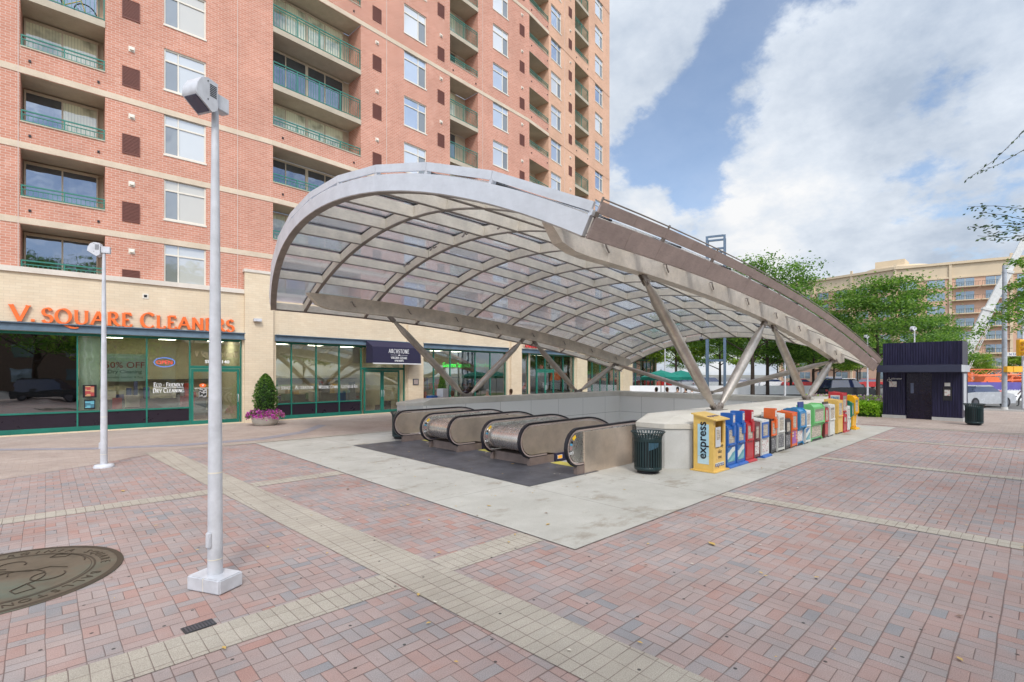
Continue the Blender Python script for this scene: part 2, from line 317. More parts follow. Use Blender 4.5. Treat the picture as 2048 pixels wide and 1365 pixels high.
# ------------------------------------------------------------------ helpers: meshes
class MB:
    def __init__(s): s.v = []; s.f = []; s.mi = []; s.sm = []
    def add(s, vs, fs, mi=0, smooth=False):
        o = len(s.v); s.v += [tuple(v) for v in vs]
        for f in fs: s.f.append([i + o for i in f]); s.mi.append(mi); s.sm.append(smooth)
    def box(s, x0, x1, y0, y1, z0, z1, mi=0):
        s.add([(x0, y0, z0), (x1, y0, z0), (x1, y1, z0), (x0, y1, z0), (x0, y0, z1), (x1, y0, z1), (x1, y1, z1), (x0, y1, z1)],
              [(0, 3, 2, 1), (4, 5, 6, 7), (0, 1, 5, 4), (1, 2, 6, 5), (2, 3, 7, 6), (3, 0, 4, 7)], mi)
    def quad(s, a, b, c, d, mi=0): s.add([a, b, c, d], [(0, 1, 2, 3)], mi)
    def prism(s, poly, axis, a0, a1, mi=0, smooth=False):
        """poly: 2D points; axis 0/1/2 is the extrusion axis; the others are filled in order"""
        def P(p, a):
            return (a, p[0], p[1]) if axis == 0 else (p[0], a, p[1]) if axis == 1 else (p[0], p[1], a)
        n = len(poly); vs = [P(p, a0) for p in poly] + [P(p, a1) for p in poly]
        s.add(vs, [tuple(range(n)), tuple(range(2 * n - 1, n - 1, -1))], mi)
        s.add(vs, [(i, i + n, (i + 1) % n + n, (i + 1) % n) for i in range(n)], mi, smooth)
    def tube(s, pts, r, n=8, mi=0, caps=True):
        pts = [Vector(p) for p in pts]; rs = r if isinstance(r, (list, tuple)) else [r] * len(pts)
        o = []; up = None
        for i, p in enumerate(pts):
            d = (pts[min(i + 1, len(pts) - 1)] - pts[max(i - 1, 0)])
            d = d.normalized() if d.length > 1e-9 else Vector((0, 0, 1))
            if up is None: up = Vector((0, 0, 1)) if abs(d.z) < 0.9 else Vector((1, 0, 0))
            a = d.cross(up).normalized(); b = a.cross(d).normalized(); up = b
            for k in range(n):
                t = 2 * math.pi * k / n; o.append(p + (a * math.cos(t) + b * math.sin(t)) * rs[i])
        fs = [(i * n + k, i * n + (k + 1) % n, (i + 1) * n + (k + 1) % n, (i + 1) * n + k) for i in range(len(pts) - 1) for k in range(n)]
        s.add(o, fs, mi, True)
        if caps: s.add(o, [tuple(range(n))[::-1], tuple(range((len(pts) - 1) * n, len(pts) * n))], mi)
    def lathe(s, prof, cx=0, cy=0, n=24, mi=0, smooth=True, cap=True):
        vs = [(cx + r * math.cos(2 * math.pi * k / n), cy + r * math.sin(2 * math.pi * k / n), z) for r, z in prof for k in range(n)]
        fs = [(i * n + k, i * n + (k + 1) % n, (i + 1) * n + (k + 1) % n, (i + 1) * n + k) for i in range(len(prof) - 1) for k in range(n)]
        s.add(vs, fs, mi, smooth)
        if cap: s.add(vs, [tuple(range(n))[::-1], tuple(range((len(prof) - 1) * n, len(prof) * n))], mi)
    def sweep(s, pts, lat, nrm, w, h0, h1, mi=0):
        """rectangle w wide (along lat), from h0 to h1 along nrm, swept along pts"""
        o = []
        for p, l, q, ww, a, b in zip(pts, lat, nrm, w if isinstance(w, list) else [w] * len(pts), h0 if isinstance(h0, list) else [h0] * len(pts), h1 if isinstance(h1, list) else [h1] * len(pts)):
            p = Vector(p); o += [p - l * ww / 2 + q * a, p + l * ww / 2 + q * a, p + l * ww / 2 + q * b, p - l * ww / 2 + q * b]
        fs = [(i * 4 + k, i * 4 + (k + 1) % 4, i * 4 + 4 + (k + 1) % 4, i * 4 + 4 + k) for i in range(len(pts) - 1) for k in range(4)]
        e = (len(pts) - 1) * 4; s.add(o, fs + [(3, 2, 1, 0), (e, e + 1, e + 2, e + 3)], mi)
    def xf(s, m):
        s.v = [tuple(m @ Vector(v)) for v in s.v]; return s
    def build(s, name, mats, parent=None, loc=None, rz=0, bevel=0, rot=None):
        me = bpy.data.meshes.new(name); me.from_pydata(s.v, [], s.f)
        mats = mats if isinstance(mats, (list, tuple)) else [mats]
        for m in mats: me.materials.append(m)
        me.polygons.foreach_set('material_index', s.mi); me.polygons.foreach_set('use_smooth', s.sm)
        bm = bmesh.new(); bm.from_mesh(me); bmesh.ops.recalc_face_normals(bm, faces=bm.faces) if len(bm.faces) < 60000 else None
        if bevel:
            bmesh.ops.remove_doubles(bm, verts=bm.verts, dist=1e-5)
            es = [e for e in bm.edges if len(e.link_faces) == 2 and e.calc_face_angle(0) > 0.6]
            bmesh.ops.bevel(bm, geom=es, offset=bevel, segments=2, affect='EDGES', clamp_overlap=True)
        bm.to_mesh(me); bm.free(); me.update()
        o = bpy.data.objects.new(name, me); COL.objects.link(o)
        if parent: o.parent = parent
        if loc: o.location = loc
        o.rotation_euler = rot if rot else (0, 0, rz)
        return o

def tag(o, label=None, cat=None, group=None, kind=None):
    for k, v in (('label', label), ('category', cat), ('group', group), ('kind', kind)):
        if v: o[k] = v
    return o
def thing(name, label, cat, loc=(0, 0, 0), rz=0, group=None):
    o = bpy.data.objects.new(name, None); COL.objects.link(o); o.location = loc; o.rotation_euler = (0, 0, rz); o.empty_display_size = 0.3
    return tag(o, label, cat, group)
def dup(root, loc, rz=0, label=None, group=None, scale=None):
    r = root.copy(); COL.objects.link(r); r.location = loc; r.rotation_euler = (0, 0, rz)
    if scale: r.scale = (scale,) * 3
    if label: r['label'] = label
    if group: r['group'] = group
    for ch in list(root.children):
        c = ch.copy(); COL.objects.link(c); c.parent = r
        for g in list(ch.children):
            d = g.copy(); COL.objects.link(d); d.parent = c
    return r

def text_obj(name, txt, size, mat, parent=None, loc=(0, 0, 0), rot=(0, 0, 0), ext=0.003, xs=1.0, bold=0.0, align='CENTER', sy=1.0):
    cu = bpy.data.curves.new(name, 'FONT'); cu.body = txt; cu.size = size; cu.extrude = ext; cu.align_x = align; cu.offset = bold; cu.resolution_u = 3
    o = bpy.data.objects.new(name, cu); COL.objects.link(o)
    me = bpy.data.meshes.new_from_object(o.evaluated_get(bpy.context.evaluated_depsgraph_get()))
    bpy.data.objects.remove(o); bpy.data.curves.remove(cu)
    me.materials.clear(); me.materials.append(mat); me.name = name
    o = bpy.data.objects.new(name, me); COL.objects.link(o); o.location = loc; o.rotation_euler = rot; o.scale = (xs, sy, 1)
    if parent: o.parent = parent
    return o

# serif capitals drawn as broad-nib strokes
def arc(cx, cy, rx, ry, a0, a1, n=14): return [(cx + rx * math.cos(R(a0 + (a1 - a0) * i / n)), cy + ry * math.sin(R(a0 + (a1 - a0) * i / n))) for i in range(n + 1)]
GL = {
 'A': (.86, [[(.04, 0), (.43, 1)], [(.43, 1), (.82, 0)], [(.2, .36), (.66, .36)]]), 'B': (.66, [[(.14, 0), (.14, 1)], [(.14, 1), (.36, 1)] + arc(.36, .76, .2, .24, 90, -90) + [(.14, .52)], [(.14, .52), (.4, .52)] + arc(.4, .26, .22, .26, 90, -90) + [(.14, 0)]]),
 'C': (.82, [arc(.46, .5, .4, .52, 42, 318, 22)]), 'D': (.84, [[(.14, 0), (.14, 1)], [(.14, 1), (.3, 1)] + arc(.34, .5, .42, .5, 90, -90, 18) + [(.14, 0)]]),
 'E': (.64, [[(.14, 0), (.14, 1)], [(.14, 1), (.56, 1), (.56, .84)], [(.14, .52), (.46, .52)], [(.14, 0), (.6, 0), (.6, .18)]]), 'F': (.6, [[(.14, 0), (.14, 1)], [(.14, 1), (.56, 1), (.56, .84)], [(.14, .5), (.46, .5)]]),
 'G': (.84, [arc(.46, .5, .4, .52, 42, 318, 22), [(.74, .06), (.74, .42)]]), 'H': (.86, [[(.14, 0), (.14, 1)], [(.72, 0), (.72, 1)], [(.14, .52), (.72, .52)]]),
 'I': (.3, [[(.15, 0), (.15, 1)]]), 'L': (.62, [[(.14, 0), (.14, 1)], [(.14, 0), (.58, 0), (.58, .18)]]),
 'M': (1.0, [[(.12, 0), (.12, 1)], [(.12, 1), (.5, .1)], [(.5, .1), (.86, 1)], [(.86, 1), (.86, 0)]]), 'N': (.88, [[(.14, 0), (.14, 1)], [(.14, 1), (.74, 0)], [(.74, 0), (.74, 1)]]),
 'O': (.9, [arc(.45, .5, .39, .52, 90, 450, 26)]), 'P': (.64, [[(.14, 0), (.14, 1)], [(.14, 1), (.36, 1)] + arc(.36, .74, .22, .26, 90, -90) + [(.14, .48)]]),
 'Q': (.92, [arc(.45, .5, .39, .52, 90, 450, 26), [(.42, .02), (.62, -.16), (.86, -.28), (1.12, -.32), (1.3, -.27)]]),
 'R': (.76, [[(.14, 0), (.14, 1)], [(.14, 1), (.36, 1)] + arc(.36, .75, .21, .25, 90, -90) + [(.14, .5)], [(.34, .5), (.5, .2), (.7, 0)]]),
 'S': (.6, [arc(.3, .75, .22, .25, 25, 180, 10) + arc(.3, .75, .22, .25, 180, 270, 6)[1:] + arc(.3, .26, .24, .24, 90, 0, 6)[1:] + arc(.3, .26, .24, .28, 0, -160, 10)[1:]]),
 'T': (.72, [[(.36, 0), (.36, 1)], [(.06, .84), (.06, 1), (.66, 1), (.66, .84)]]), 'U': (.86, [[(.14, 1), (.14, .4)] + arc(.43, .36, .29, .36, 180, 360, 12) + [(.72, 1)]]),
 'V': (.86, [[(.04, 1), (.43, 0)], [(.43, 0), (.82, 1)]]), 'W': (1.2, [[(.04, 1), (.34, 0)], [(.34, 0), (.6, .95)], [(.6, .95), (.86, 0)], [(.86, 0), (1.16, 1)]]),
 'Y': (.8, [[(.04, 1), (.4, .46)], [(.76, 1), (.4, .46)], [(.4, .46), (.4, 0)]]), '.': (.24, [[(.08, .0), (.08, .17)]]), '-': (.5, [[(.08, .4), (.42, .4)]]), ' ': (.34, []), '_': (.08, []),
 '&': (.8, [arc(.34, .76, .17, .22, -60, 200, 12) + [(.7, .02)], arc(.32, .26, .26, .28, 100, 330, 14) + [(.7, .5)]]), 'X': (.8, [[(.06, 1), (.74, 0)], [(.06, 0), (.74, 1)]]), 'K': (.8, [[(.14, 0), (.14, 1)], [(.7, 1), (.14, .45)], [(.3, .56), (.74, 0)]]) }
def glyph(ch, size, thick=.17, depth=.03, ox=0.0):
    mb = MB(); w, strokes = GL[ch]; k = 0
    def ribbon(pts, width=None):
        nonlocal k
        L = []; n = len(pts)
        for i, p in enumerate(pts):
            a = pts[max(i - 1, 0)]; b = pts[min(i + 1, n - 1)]; dx, dy = b[0] - a[0], b[1] - a[1]; l = math.hypot(dx, dy) or 1
            th = math.atan2(dy, dx); ww = width if width else thick * (.30 + .75 * abs(math.sin(th - R(22))))
            nx, ny = -dy / l * ww / 2, dx / l * ww / 2; L.append(((p[0] + nx, p[1] + ny), (p[0] - nx, p[1] - ny)))
        d = depth + .0012 * k; k += 1
        for i in range(n - 1):
            q = [L[i][0], L[i + 1][0], L[i + 1][1], L[i][1]]
            mb.prism([((x + 0) * size + ox, y * size) for x, y in q], 1, -d, 0)
    for s in strokes:
        ribbon(s)
        if ch not in 'CGOQS.-&':
            for e, o in ((s[0], s[1]), (s[-1], s[-2])):
                if (abs(e[1]) < .01 or abs(e[1] - 1) < .01) and abs(e[0] - o[0]) < abs(e[1] - o[1]) * 1.2 and not (ch in 'VWNM' and e[1] < .01 and abs(e[0]-o[0])>.1) and not (ch == 'A' and e[1] > .5):
                    ribbon([(e[0] - .13, e[1] + (.02 if e[1] < .5 else -.02)), (e[0] + .13, e[1] + (.02 if e[1] < .5 else -.02))], .05)
    return mb, w * size
def serif_text(name, txt, size, mat, parent, loc, rz, sp=.06, thick=.17, depth=.004, one=True, small=None, center=False, xs=1.0):
    """one mesh (one=True) or one child mesh per letter; small = size factor of letters after the first of each word"""
    tot = 0; items = []
    for i, ch in enumerate(txt):
        first = i == 0 or txt[i - 1] == ' '
        sz = size * (1 if (small is None or first or ch in '&-') else small)
        mb, w = glyph(ch, sz, thick, depth); items.append((mb, tot)); tot += w + sp * size
    off = -tot * xs / 2 if center else 0
    big = MB(); objs = []
    for (mb, x), ch in zip(items, txt):
        mb.v = [(v[0] * xs + x * xs + off, v[1], v[2]) for v in mb.v]
        if one:
            o = len(big.v); big.v += mb.v; big.f += [[i + o for i in f] for f in mb.f]; big.mi += mb.mi; big.sm += mb.sm
        elif mb.f: objs.append(mb.build('letter', mat, parent, loc, rz))
    if one: return big.build(name, mat, parent, loc, rz)
    return objs, tot * xs

# ------------------------------------------------------------------ the ground and its pavings (z steps of 4 mm)
def sheet(name, xs, ys, holes, z, mat):
    xs = sorted(set(xs + [h[i] for h in holes for i in (0, 1)])); ys = sorted(set(ys + [h[i] for h in holes for i in (2, 3)])); mb = MB()
    for i in range(len(xs) - 1):
        for j in range(len(ys) - 1):
            cx, cy = (xs[i] + xs[i + 1]) / 2, (ys[j] + ys[j + 1]) / 2
            if any(h[0] < cx < h[1] and h[2] < cy < h[3] for h in holes): continue
            mb.quad((xs[i], ys[j], z), (xs[i + 1], ys[j], z), (xs[i + 1], ys[j + 1], z), (xs[i], ys[j + 1], z))
    return tag(mb.build(name, mat), kind='structure')
PIT = (11.0, 24.6, 6.95, 16.85)
CLR = [(0.40, 0.245, 0.21), (0.40, 0.31, 0.285), (0.37, 0.295, 0.275), (0.40, 0.275, 0.245), (0.33, 0.30, 0.295), (0.40, 0.32, 0.295), (0.285, 0.275, 0.28)]
M['paver'] = paver('basket_weave_pavers', CLR)
TAN = [(0.40, 0.36, 0.30), (0.445, 0.40, 0.335), (0.42, 0.38, 0.32)]
M['band_u'] = paver('tan_band_pavers_u', TAN, mode='soldier_u', dirt=0.35); M['band_v'] = paver('tan_band_pavers_v', TAN, mode='soldier_v', dirt=0.35)
M['walk'] = paver('pinkish_sidewalk_pavers', [(0.41, 0.33, 0.285), (0.43, 0.355, 0.31), (0.38, 0.31, 0.275)], mode='running', mortar=(0.30, 0.23, 0.18), dirt=0.25)
M['walkgrey'] = paver('grey_border_pavers', [(0.30, 0.29, 0.32), (0.34, 0.32, 0.35)], mode='running', mortar=(0.2, 0.18, 0.18), dirt=0.2)
M['asphalt'] = concrete('asphalt', (0.16, 0.155, 0.15), samt=0.1)
M['soil'] = plain('distant_ground', (0.20, 0.19, 0.16), 0.95, var=0.3, scale=0.05)
M['grassy'] = plain('grass', (0.13, 0.17, 0.05), 0.95, var=0.5, scale=1.2)
M['paint'] = plain('road_marking_paint', (0.75, 0.74, 0.72), 0.7, var=0.1)
sheet('ground', [-900, 900], [-900, 900], [PIT], -0.012, M['soil'])
sheet('road', [41.5, 300], [-300, 300], [], -0.008, M['asphalt'])
sheet('cross_street', [-40, 41.5], [-34, -16], [], -0.008, M['asphalt'])
sheet('plaza_paving', [-16, 40], [-16, 24.5], [PIT], 0.0, M['paver'])
for i, (u, w, v0, v1) in enumerate([(2.80, .62, -2.0, 17.0), (9.03, .34, -12, 3.93), (14.8, .34, -12, 3.93), (20.3, .34, -12, 3.93), (25.6, .34, -12, 3.93)]):
    m = MB(); dx = -.55 if i == 0 else 0
    n = 12
    for k in range(n):     # the long band drifts slightly like the laid course in the photo
        a, b = v0 + (v1 - v0) * k / n, v0 + (v1 - v0) * (k + 1) / n
        fa = [((.55 - 1.05 * ((q + 2) / 19)) if i == 0 else 0) for q in (a, b)]
        m.quad((u + fa[0] - w / 2, a, .0075), (u + fa[0] + w / 2, a, .0075), (u + fa[1] + w / 2, b, .0075), (u + fa[1] - w / 2, b, .0075))
    tag(m.build('paving_band', M['band_v']), kind='structure')
for (v, w, u0, u1) in [(4.69, .45, -8, 2.66), (4.69, .45, 3.30, 4.78), (10.55, .42, -8, 2.34), (10.62, .42, 2.98, 4.78), (-1.2, .42, -6, 3.0)]:
    m = MB(); m.quad((u0, v - w / 2, .006), (u1, v - w / 2, .006), (u1, v + w / 2, .006), (u0, v + w / 2, .006)); tag(m.build('paving_band', M['band_u']), kind='structure')
# lighter sidewalk by the shops, curved edge
m = MB(); edge_pts = [(-16, 12.5), (-6, 13.4), (-3, 13.9), (-.7, 14.75), (.8, 15.6), (2.3, 16.75), (4.8, 16.95), (30, 16.95)]
far = [(-16, 24.6), (-6, 24.7), (-3, 24.65), (-.7, 24.6), (.8, 24.6), (2.3, 24.6), (4.8, 24.6), (30, 26.2)]
for k in range(len(edge_pts) - 1):
    (a, b), (c, d) = edge_pts[k:k + 2]; (e, f), (g, h) = far[k:k + 2]; m.quad((a, b, .004), (c, d, .004), (g, h, .004), (e, f, .004))
tag(m.build('sidewalk', M['walk']), kind='structure')
m = MB(); C0 = [(-3.2, 22.4), (-1.2, 21.0), (.9, 19.3), (3.0, 18.3), (5.2, 18.2), (7.0, 19.2), (8.6, 21.3)]
C1 = [(x + .1, y - .55) for x, y in C0]
for k in range(len(C0) - 1): m.quad((*C0[k], .009), (*C0[k + 1], .009), (*C1[k + 1], .009), (*C1[k], .009))
tag(m.build('paving_band', M['walkgrey']), kind='structure')
m = MB(); m.quad((4.8, 16.95, .010), (30, 16.95, .010), (30, 17.3, .010), (2.2, 17.15, .010)); tag(m.build('paving_band', M['band_u']), kind='structure')
# concrete slab round the escalators
sheet('plaza_slab', [4.8, 25.3], [3.95, 16.6], [PIT], 0.012, M['slabpave'])
sheet('sidewalk', [25.9, 40.9], [-14, 24.9], [], 0.008, M['walk'])
m = MB(); m.box(40.9, 41.2, -60, 60, -.1, .10); tag(m.build('kerb', M['granite']), kind='structure')
m = MB()
for k in range(7): m.quad((42.0 + k * 1.0, -15.8, .0), (42.5 + k * 1.0, -15.8, .0), (42.5 + k * 1.0, -12.6, .0), (42.0 + k * 1.0, -12.6, .0))
m.quad((41.6, -15.4, .0005), (41.95, -15.4, .0005), (41.95, 30, .0005), (41.6, 30, .0005))
tag(m.build('crosswalk_markings', M['paint']), kind='structure')
sheet('lawn', [30.5, 40.8], [12, 40], [], 0.02, M['grassy'])

# ------------------------------------------------------------------ apartment building with shops
SEG = [(-1.1416, 24.6409, -1.559), (7.687, 24.4006, 4.289), (26.015, 25.775, 10.371)]
L0, L1, L2, L2P = 8.8319, 18.3795, 13.73, 26.2
ZB = lambda k: 7.75 + 2.66 * k
bld = thing('apartment_building', 'tall red and tan brick apartment block with green balcony rails above cream brick shopfronts', 'building', (8, 26, 0))
def bp(mb, name, mats, k, parent=bld):
    ox, oy, a = SEG[k]; o = mb.build(name, mats, parent, (ox - bld.location.x, oy - bld.location.y, 0) if parent is bld else (0, 0, 0), R(a) if parent is bld else 0)
    return o
BM = [M['brick'], M['slab'], M['stucco'], M['tanbrick']]
cols = {0: dict(balc=[(.49, 2.81)], win=[(4.67, 6.16)], gr=[(3.32, 3.88)], rng=range(-1, 6), tan=0),
        1: dict(balc=[(.02, 4.57), (10.76, 13.18)], win=[(7.32, 8.93), (14.59, 16.15)], gr=[(5.27, 5.82), (9.77, 10.3), (17.33, 17.85)], rng=range(-1, 10), tan=0),
        2: dict(balc=[(.05, 2.75), (6.94, 9.43)], win=[(3.1, 4.68), (10.7, 12.3)], gr=[(5.85, 6.38)], rng=range(-1, 13), tan=3)}
LEN = {0: (-4.0, L0), 1: (0, L1), 2: (0, L2)}
def typeA(k, seg, ci):
    return True if (seg == 2 and ci == 0) or k < 2 else k % 3 == 2
TOPZ = 43.5
for sg, c in cols.items():
    holes = []
    for k in c['rng']:
        zb = ZB(k)
        for (a, b) in c['win']: holes.append((a, b, zb + .80, zb + 2.48, 'w'))
        for ci, (a, b) in enumerate(c['balc']):
            A = typeA(k, sg, ci); holes.append((a, b, zb + .74 if A else zb - .25, zb + 2.41, 'b'))
            if not typeA(k + 1, sg, ci): holes[-1] = (a, b, holes[-1][2], zb + 2.42, 'b')
    x0, x1 = LEN[sg]; xs = sorted({x0, x1} | {h[i] for h in holes for i in (0, 1)}); zs = sorted({5.7, TOPZ} | {h[i] for h in holes for i in (2, 3) if h[i] > 5.7})
    if sg == 2: xs = sorted(set(xs) | {2.75})
    mb = MB()
    for i in range(len(xs) - 1):
        for j in range(len(zs) - 1):
            cx, cz = (xs[i] + xs[i + 1]) / 2, (zs[j] + zs[j + 1]) / 2
            if any(h[0] < cx < h[1] and h[2] < cz < h[3] for h in holes): continue
            mi = 3 if (sg == 2 and cx > 2.75) else 0
            mb.quad((xs[i], 0, zs[j]), (xs[i + 1], 0, zs[j]), (xs[i + 1], 0, zs[j + 1]), (xs[i], 0, zs[j + 1]), mi)
    for (a, b, z0, z1, t) in holes:
        d = .13 if t == 'w' else 1.26; mi = 3 if sg == 2 else 0
        mb.quad((a, 0, z0), (a, d, z0), (a, d, z1), (a, 0, z1), 0 if (sg < 2 or a < .1) else 3); mb.quad((b, d, z0), (b, 0, z0), (b, 0, z1), (b, d, z1), mi)
        if t == 'w' or (z0 - 7.75) % 2.66 < 1.5: mb.quad((a, 0, z0), (b, 0, z0), (b, d, z0), (a, d, z0), 1 if t == 'b' else mi)
        if t == 'w' or abs(z1 - z0 - 2.67) > .01 and abs(z1 - z0 - 1.68) > .009: mb.quad((a, 0, z1), (a, d, z1), (b, d, z1), (b, 0, z1), 1 if t == 'b' else mi)
        if t == 'b':
            zf = z0
            zf = z0 - .70 if abs((z0 - 7.75) % 2.66 - .74) < .02 else z0 + .25
            mb.quad((a, d, zf), (b, d, zf), (b, d, z1 - .011), (a, d, z1 - .011), 2)
    if sg == 0: mb.box(x0, L0 - .01, 1.56, 1.8, 5.7, TOPZ, 0)
    if sg == 2:   # the end wall of the tower and its back
        mb.quad((L2, 0, 5.7), (L2, 14, 5.7), (L2, 14, TOPZ), (L2, 0, TOPZ), 3); mb.quad((0, 0, TOPZ), (L2, 0, TOPZ), (L2, 14, TOPZ), (0, 14, TOPZ), 1)
    bp(mb, 'wall', BM, sg)
    # bands
    for k in (c['rng'] if sg else range(0, 6)):
        if (k in (0, 1, 2) or k % 3 == 2):
            zb = ZB(k)
            if sg == 0 and k > 2: continue
            mb = MB(); mb.box(x0, x1 - .001, -.022, 0.0, zb - .23, zb, 0); bp(mb, 'stone_band', M['band'] if sg < 2 else M['tanbrick'], sg)
    if sg == 2:
        mb = MB()
        for k in (5, 8, 11): mb = MB(); mb.box(0, 2.74, -.026, -.0225, ZB(k) - .23, ZB(k), 0); bp(mb, 'stone_band', M['band'], 2)
    for k in c['rng']:
        zb = ZB(k); ox, oy, a = SEG[sg]; base = Vector((ox - bld.location.x, oy - bld.location.y, 0)); rot = Matrix.Rotation(R(a), 3, 'Z')
        for wi, (s0, s1) in enumerate(c['win']):
            w = s1 - s0; h = 1.68; left = (sg == 0)
            mb = MB(); f = .055; y0, y1 = .045, .115
            mb.box(0, w, y0, y1, 0, f); mb.box(0, w, y0, y1, h - f, h); mb.box(0, f, y0, y1, f, h - f); mb.box(w - f, w, y0, y1, f, h - f)
            xm = w * (.335 if left else .645); zt = h * .72
            mb.box(f, w - f, y0 + .005, y1, zt - .03, zt + .03); mb.box(xm - .025, xm + .025, y0 + .01, y1, f, zt - .03); mb.box(xm - .02, xm + .02, y0 + .01, y1, zt + .03, h - f)
            mb.box(-.02, w + .02, -.03, .04, -.07, -.002)
            o = mb.build('window', M['frame_w'] if sg < 2 else M['frame_w'], bld, tuple(base + rot @ Vector((s0, 0, zb + .80))), R(a))
            p = MB(); yy = .09
            def pane(a0, a1, b0, b1, mi): p.box(a0, a1, yy, yy + .01, b0, b1, mi)
            pane(f, xm - .025, f, zt - .03, 1 if left else 0); pane(xm + .025, w - f, f, zt - .03, 0 if left else 1)
            pane(f, xm - .02, zt + .03, h - f, 0); pane(xm + .02, w - f, zt + .03, h - f, 0)
            p.build('glass_pane', [rnd.choice(BL[0] if left else BL[1]), M['screen']], o)
        for (s0, s1) in c['gr']:
            mb = MB(); w = s1 - s0; mb.box(0, w, -.03, .0, 0, .03); mb.box(0, w, -.03, 0, .74, .77); mb.box(0, .03, -.03, 0, .03, .74); mb.box(w - .03, w, -.03, 0, .03, .74)
            for q in range(13): mb.box(.03, w - .03, -.02, -.002, .04 + q * .054, .075 + q * .054)
            mb.box(.03, w - .03, -.0018, -.0005, .03, .74)
            mb.build('vent_grille', M['grille'], bld, tuple(base + rot @ Vector((s0, 0, zb + .43))), R(a))
            mb = MB(); mb.box(-.1, .1, -.02, 0, -.1, .1); mb.prism([(-.02, -.04), (-.10, -.06), (-.10, .0), (-.02, .06)], 0, -.06, .06)
            mb.build('exhaust_vent', M['frame_w'], bld, tuple(base + rot @ Vector((s0 + .3 if sg == 0 else (s0 + s1) / 2, 0, zb + 1.95))), R(a))
        for ci, (s0, s1) in enumerate(c['balc']):
            A = typeA(k, sg, ci); w = s1 - s0; zr = 1.16 if A else 1.08
            mb = MB()
            if A: mb.box(0.001, w - .001, -.03, .18, .70, .745); mb.box(0, w, .02, 1.255, -.24, -.02); mb.box(w * .09, w * .09 + .07, -.04, .01, .22, .30, 1); mb.box(w * .9, w * .9 + .07, -.04, .01, .22, .30, 1)
            else: mb.box(-.0, w, -.03, 1.255, -.25, 0)
            b = mb.build('balcony', [M['slab'], M['black']], bld, tuple(base + rot @ Vector((s0, 0, zb))), R(a))
            r = MB(); z0 = .80 if A else .10
            r.box(.0, w, .03, .075, zr - .045, zr); r.box(.0, w, .035, .07, zr - .17, zr - .14); r.box(.0, w, .035, .07, z0 - .03, z0)
            n = max(2, round(w / 1.15)); 
            for q in range(n + 1):
                xx = .01 + (w - .06) * q / n; r.box(xx, xx + .04, .032, .072, (.745 if A else 0), zr - .045)
            nb = int(w / .13)
            for q in range(nb): xx = .06 + (w - .12) * q / nb; r.box(xx, xx + .016, .045, .061, z0, zr - .17)
            r.build('railing', M['rail'], b)
            dr = MB(); dz = .02; H = 2.26; y0 = 1.16; x_a, x_b = (.04, w * .93) if w < 4 else (.03, w * .92)
            np_ = 2 if w < 4 else 4
            if sg and ci == (1 if sg == 1 else 0): x_b = w * .62
            if sg == 2 and ci == 1: x_b = w * .62
            dr.box(x_a, x_b, y0, 1.25, H, H + .1); dr.box(x_a, x_b, y0, 1.25, dz, dz + .08)
            for q in range(np_ + 1):
                xx = x_a + (x_b - x_a - .06) * q / np_; ww = .14 if (np_ == 4 and q == 2) else .05
                dr.box(xx, xx + ww, y0 + .003, 1.24, dz + .08, H)
            vis = rnd.choice([1, 1, 1, 2]) if not (sg == 0 and k in (-1, 0)) else 2
            for q in range(np_):
                xx = x_a + (x_b - x_a - .06) * q / np_; dr.box(xx + .05, xx + (x_b - x_a - .06) / np_, 1.19, 1.20, dz + .08, H, 2 if (vis == 2 or rnd.random() < .2) else 1)
            dr.build('sliding_door', [M['frame_b'], M['curtain'], M['darkwin']], b)

# podium: cream wall with openings
def podium(k, x0, x1, opens, pil, cap=True, ztop=5.8):
    zs = sorted({0.0, ztop} | {o[2] for o in opens} | {o[3] for o in opens}); xs = sorted({x0, x1} | {o[i] for o in opens for i in (0, 1)}); mb = MB()
    for i in range(len(xs) - 1):
        for j in range(len(zs) - 1):
            cx, cz = (xs[i] + xs[i + 1]) / 2, (zs[j] + zs[j + 1]) / 2
            if any(o[0] < cx < o[1] and o[2] < cz < o[3] for o in opens): continue
            mb.quad((xs[i], -.09, zs[j]), (xs[i + 1], -.09, zs[j]), (xs[i + 1], -.09, zs[j + 1]), (xs[i], -.09, zs[j + 1]))
    for o in opens:
        mb.quad((o[0], -.09, o[2]), (o[0], .3, o[2]), (o[0], .3, o[3]), (o[0], -.09, o[3])); mb.quad((o[1], .3, o[2]), (o[1], -.09, o[2]), (o[1], -.09, o[3]), (o[1], .3, o[3]))
        mb.quad((o[0], -.09, o[3]), (o[0], .3, o[3]), (o[1], .3, o[3]), (o[1], -.09, o[3]))
    mb.quad((x0, -.09, ztop), (x1, -.09, ztop), (x1, 0.02, ztop), (x0, 0.02, ztop))
    for (a, b, zt) in pil: mb.box(a, b, -.25, -.092, 0, zt)
    bp(mb, 'shopfront_wall', M['cream'], k)
    if cap:
        mb = MB(); ends = [p for p in pil if p[2] > ztop]; xe = x1 if not ends else ends[0][0]
        mb.box(x0, xe, -.17, .02, ztop - .02, ztop + .17)
        for p in ends: mb.box(p[0] - .04, p[1] + .04, -.29, .02, p[2], p[2] + .13)
        bp(mb, 'parapet_cap', M['cap'], k)
    for o in opens:      # steel lintel beam
        mb = MB(); a, b = o[0] - .06, o[1] + .08; zt = o[3] + .30
        mb.prism([(-.26, zt), (-.26, zt - .035), (-.16, zt - .035), (-.16, zt - .265), (-.26, zt - .265), (-.26, zt - .30), (-.093, zt - .30), (-.093, zt)], 0, a, b)
        bp(mb, 'steel_lintel', M['beam'], k)
podium(0, -4.0, L0, [(-3.8, 7.55, .06, 3.72)], [(7.61, 8.80, 6.75)])
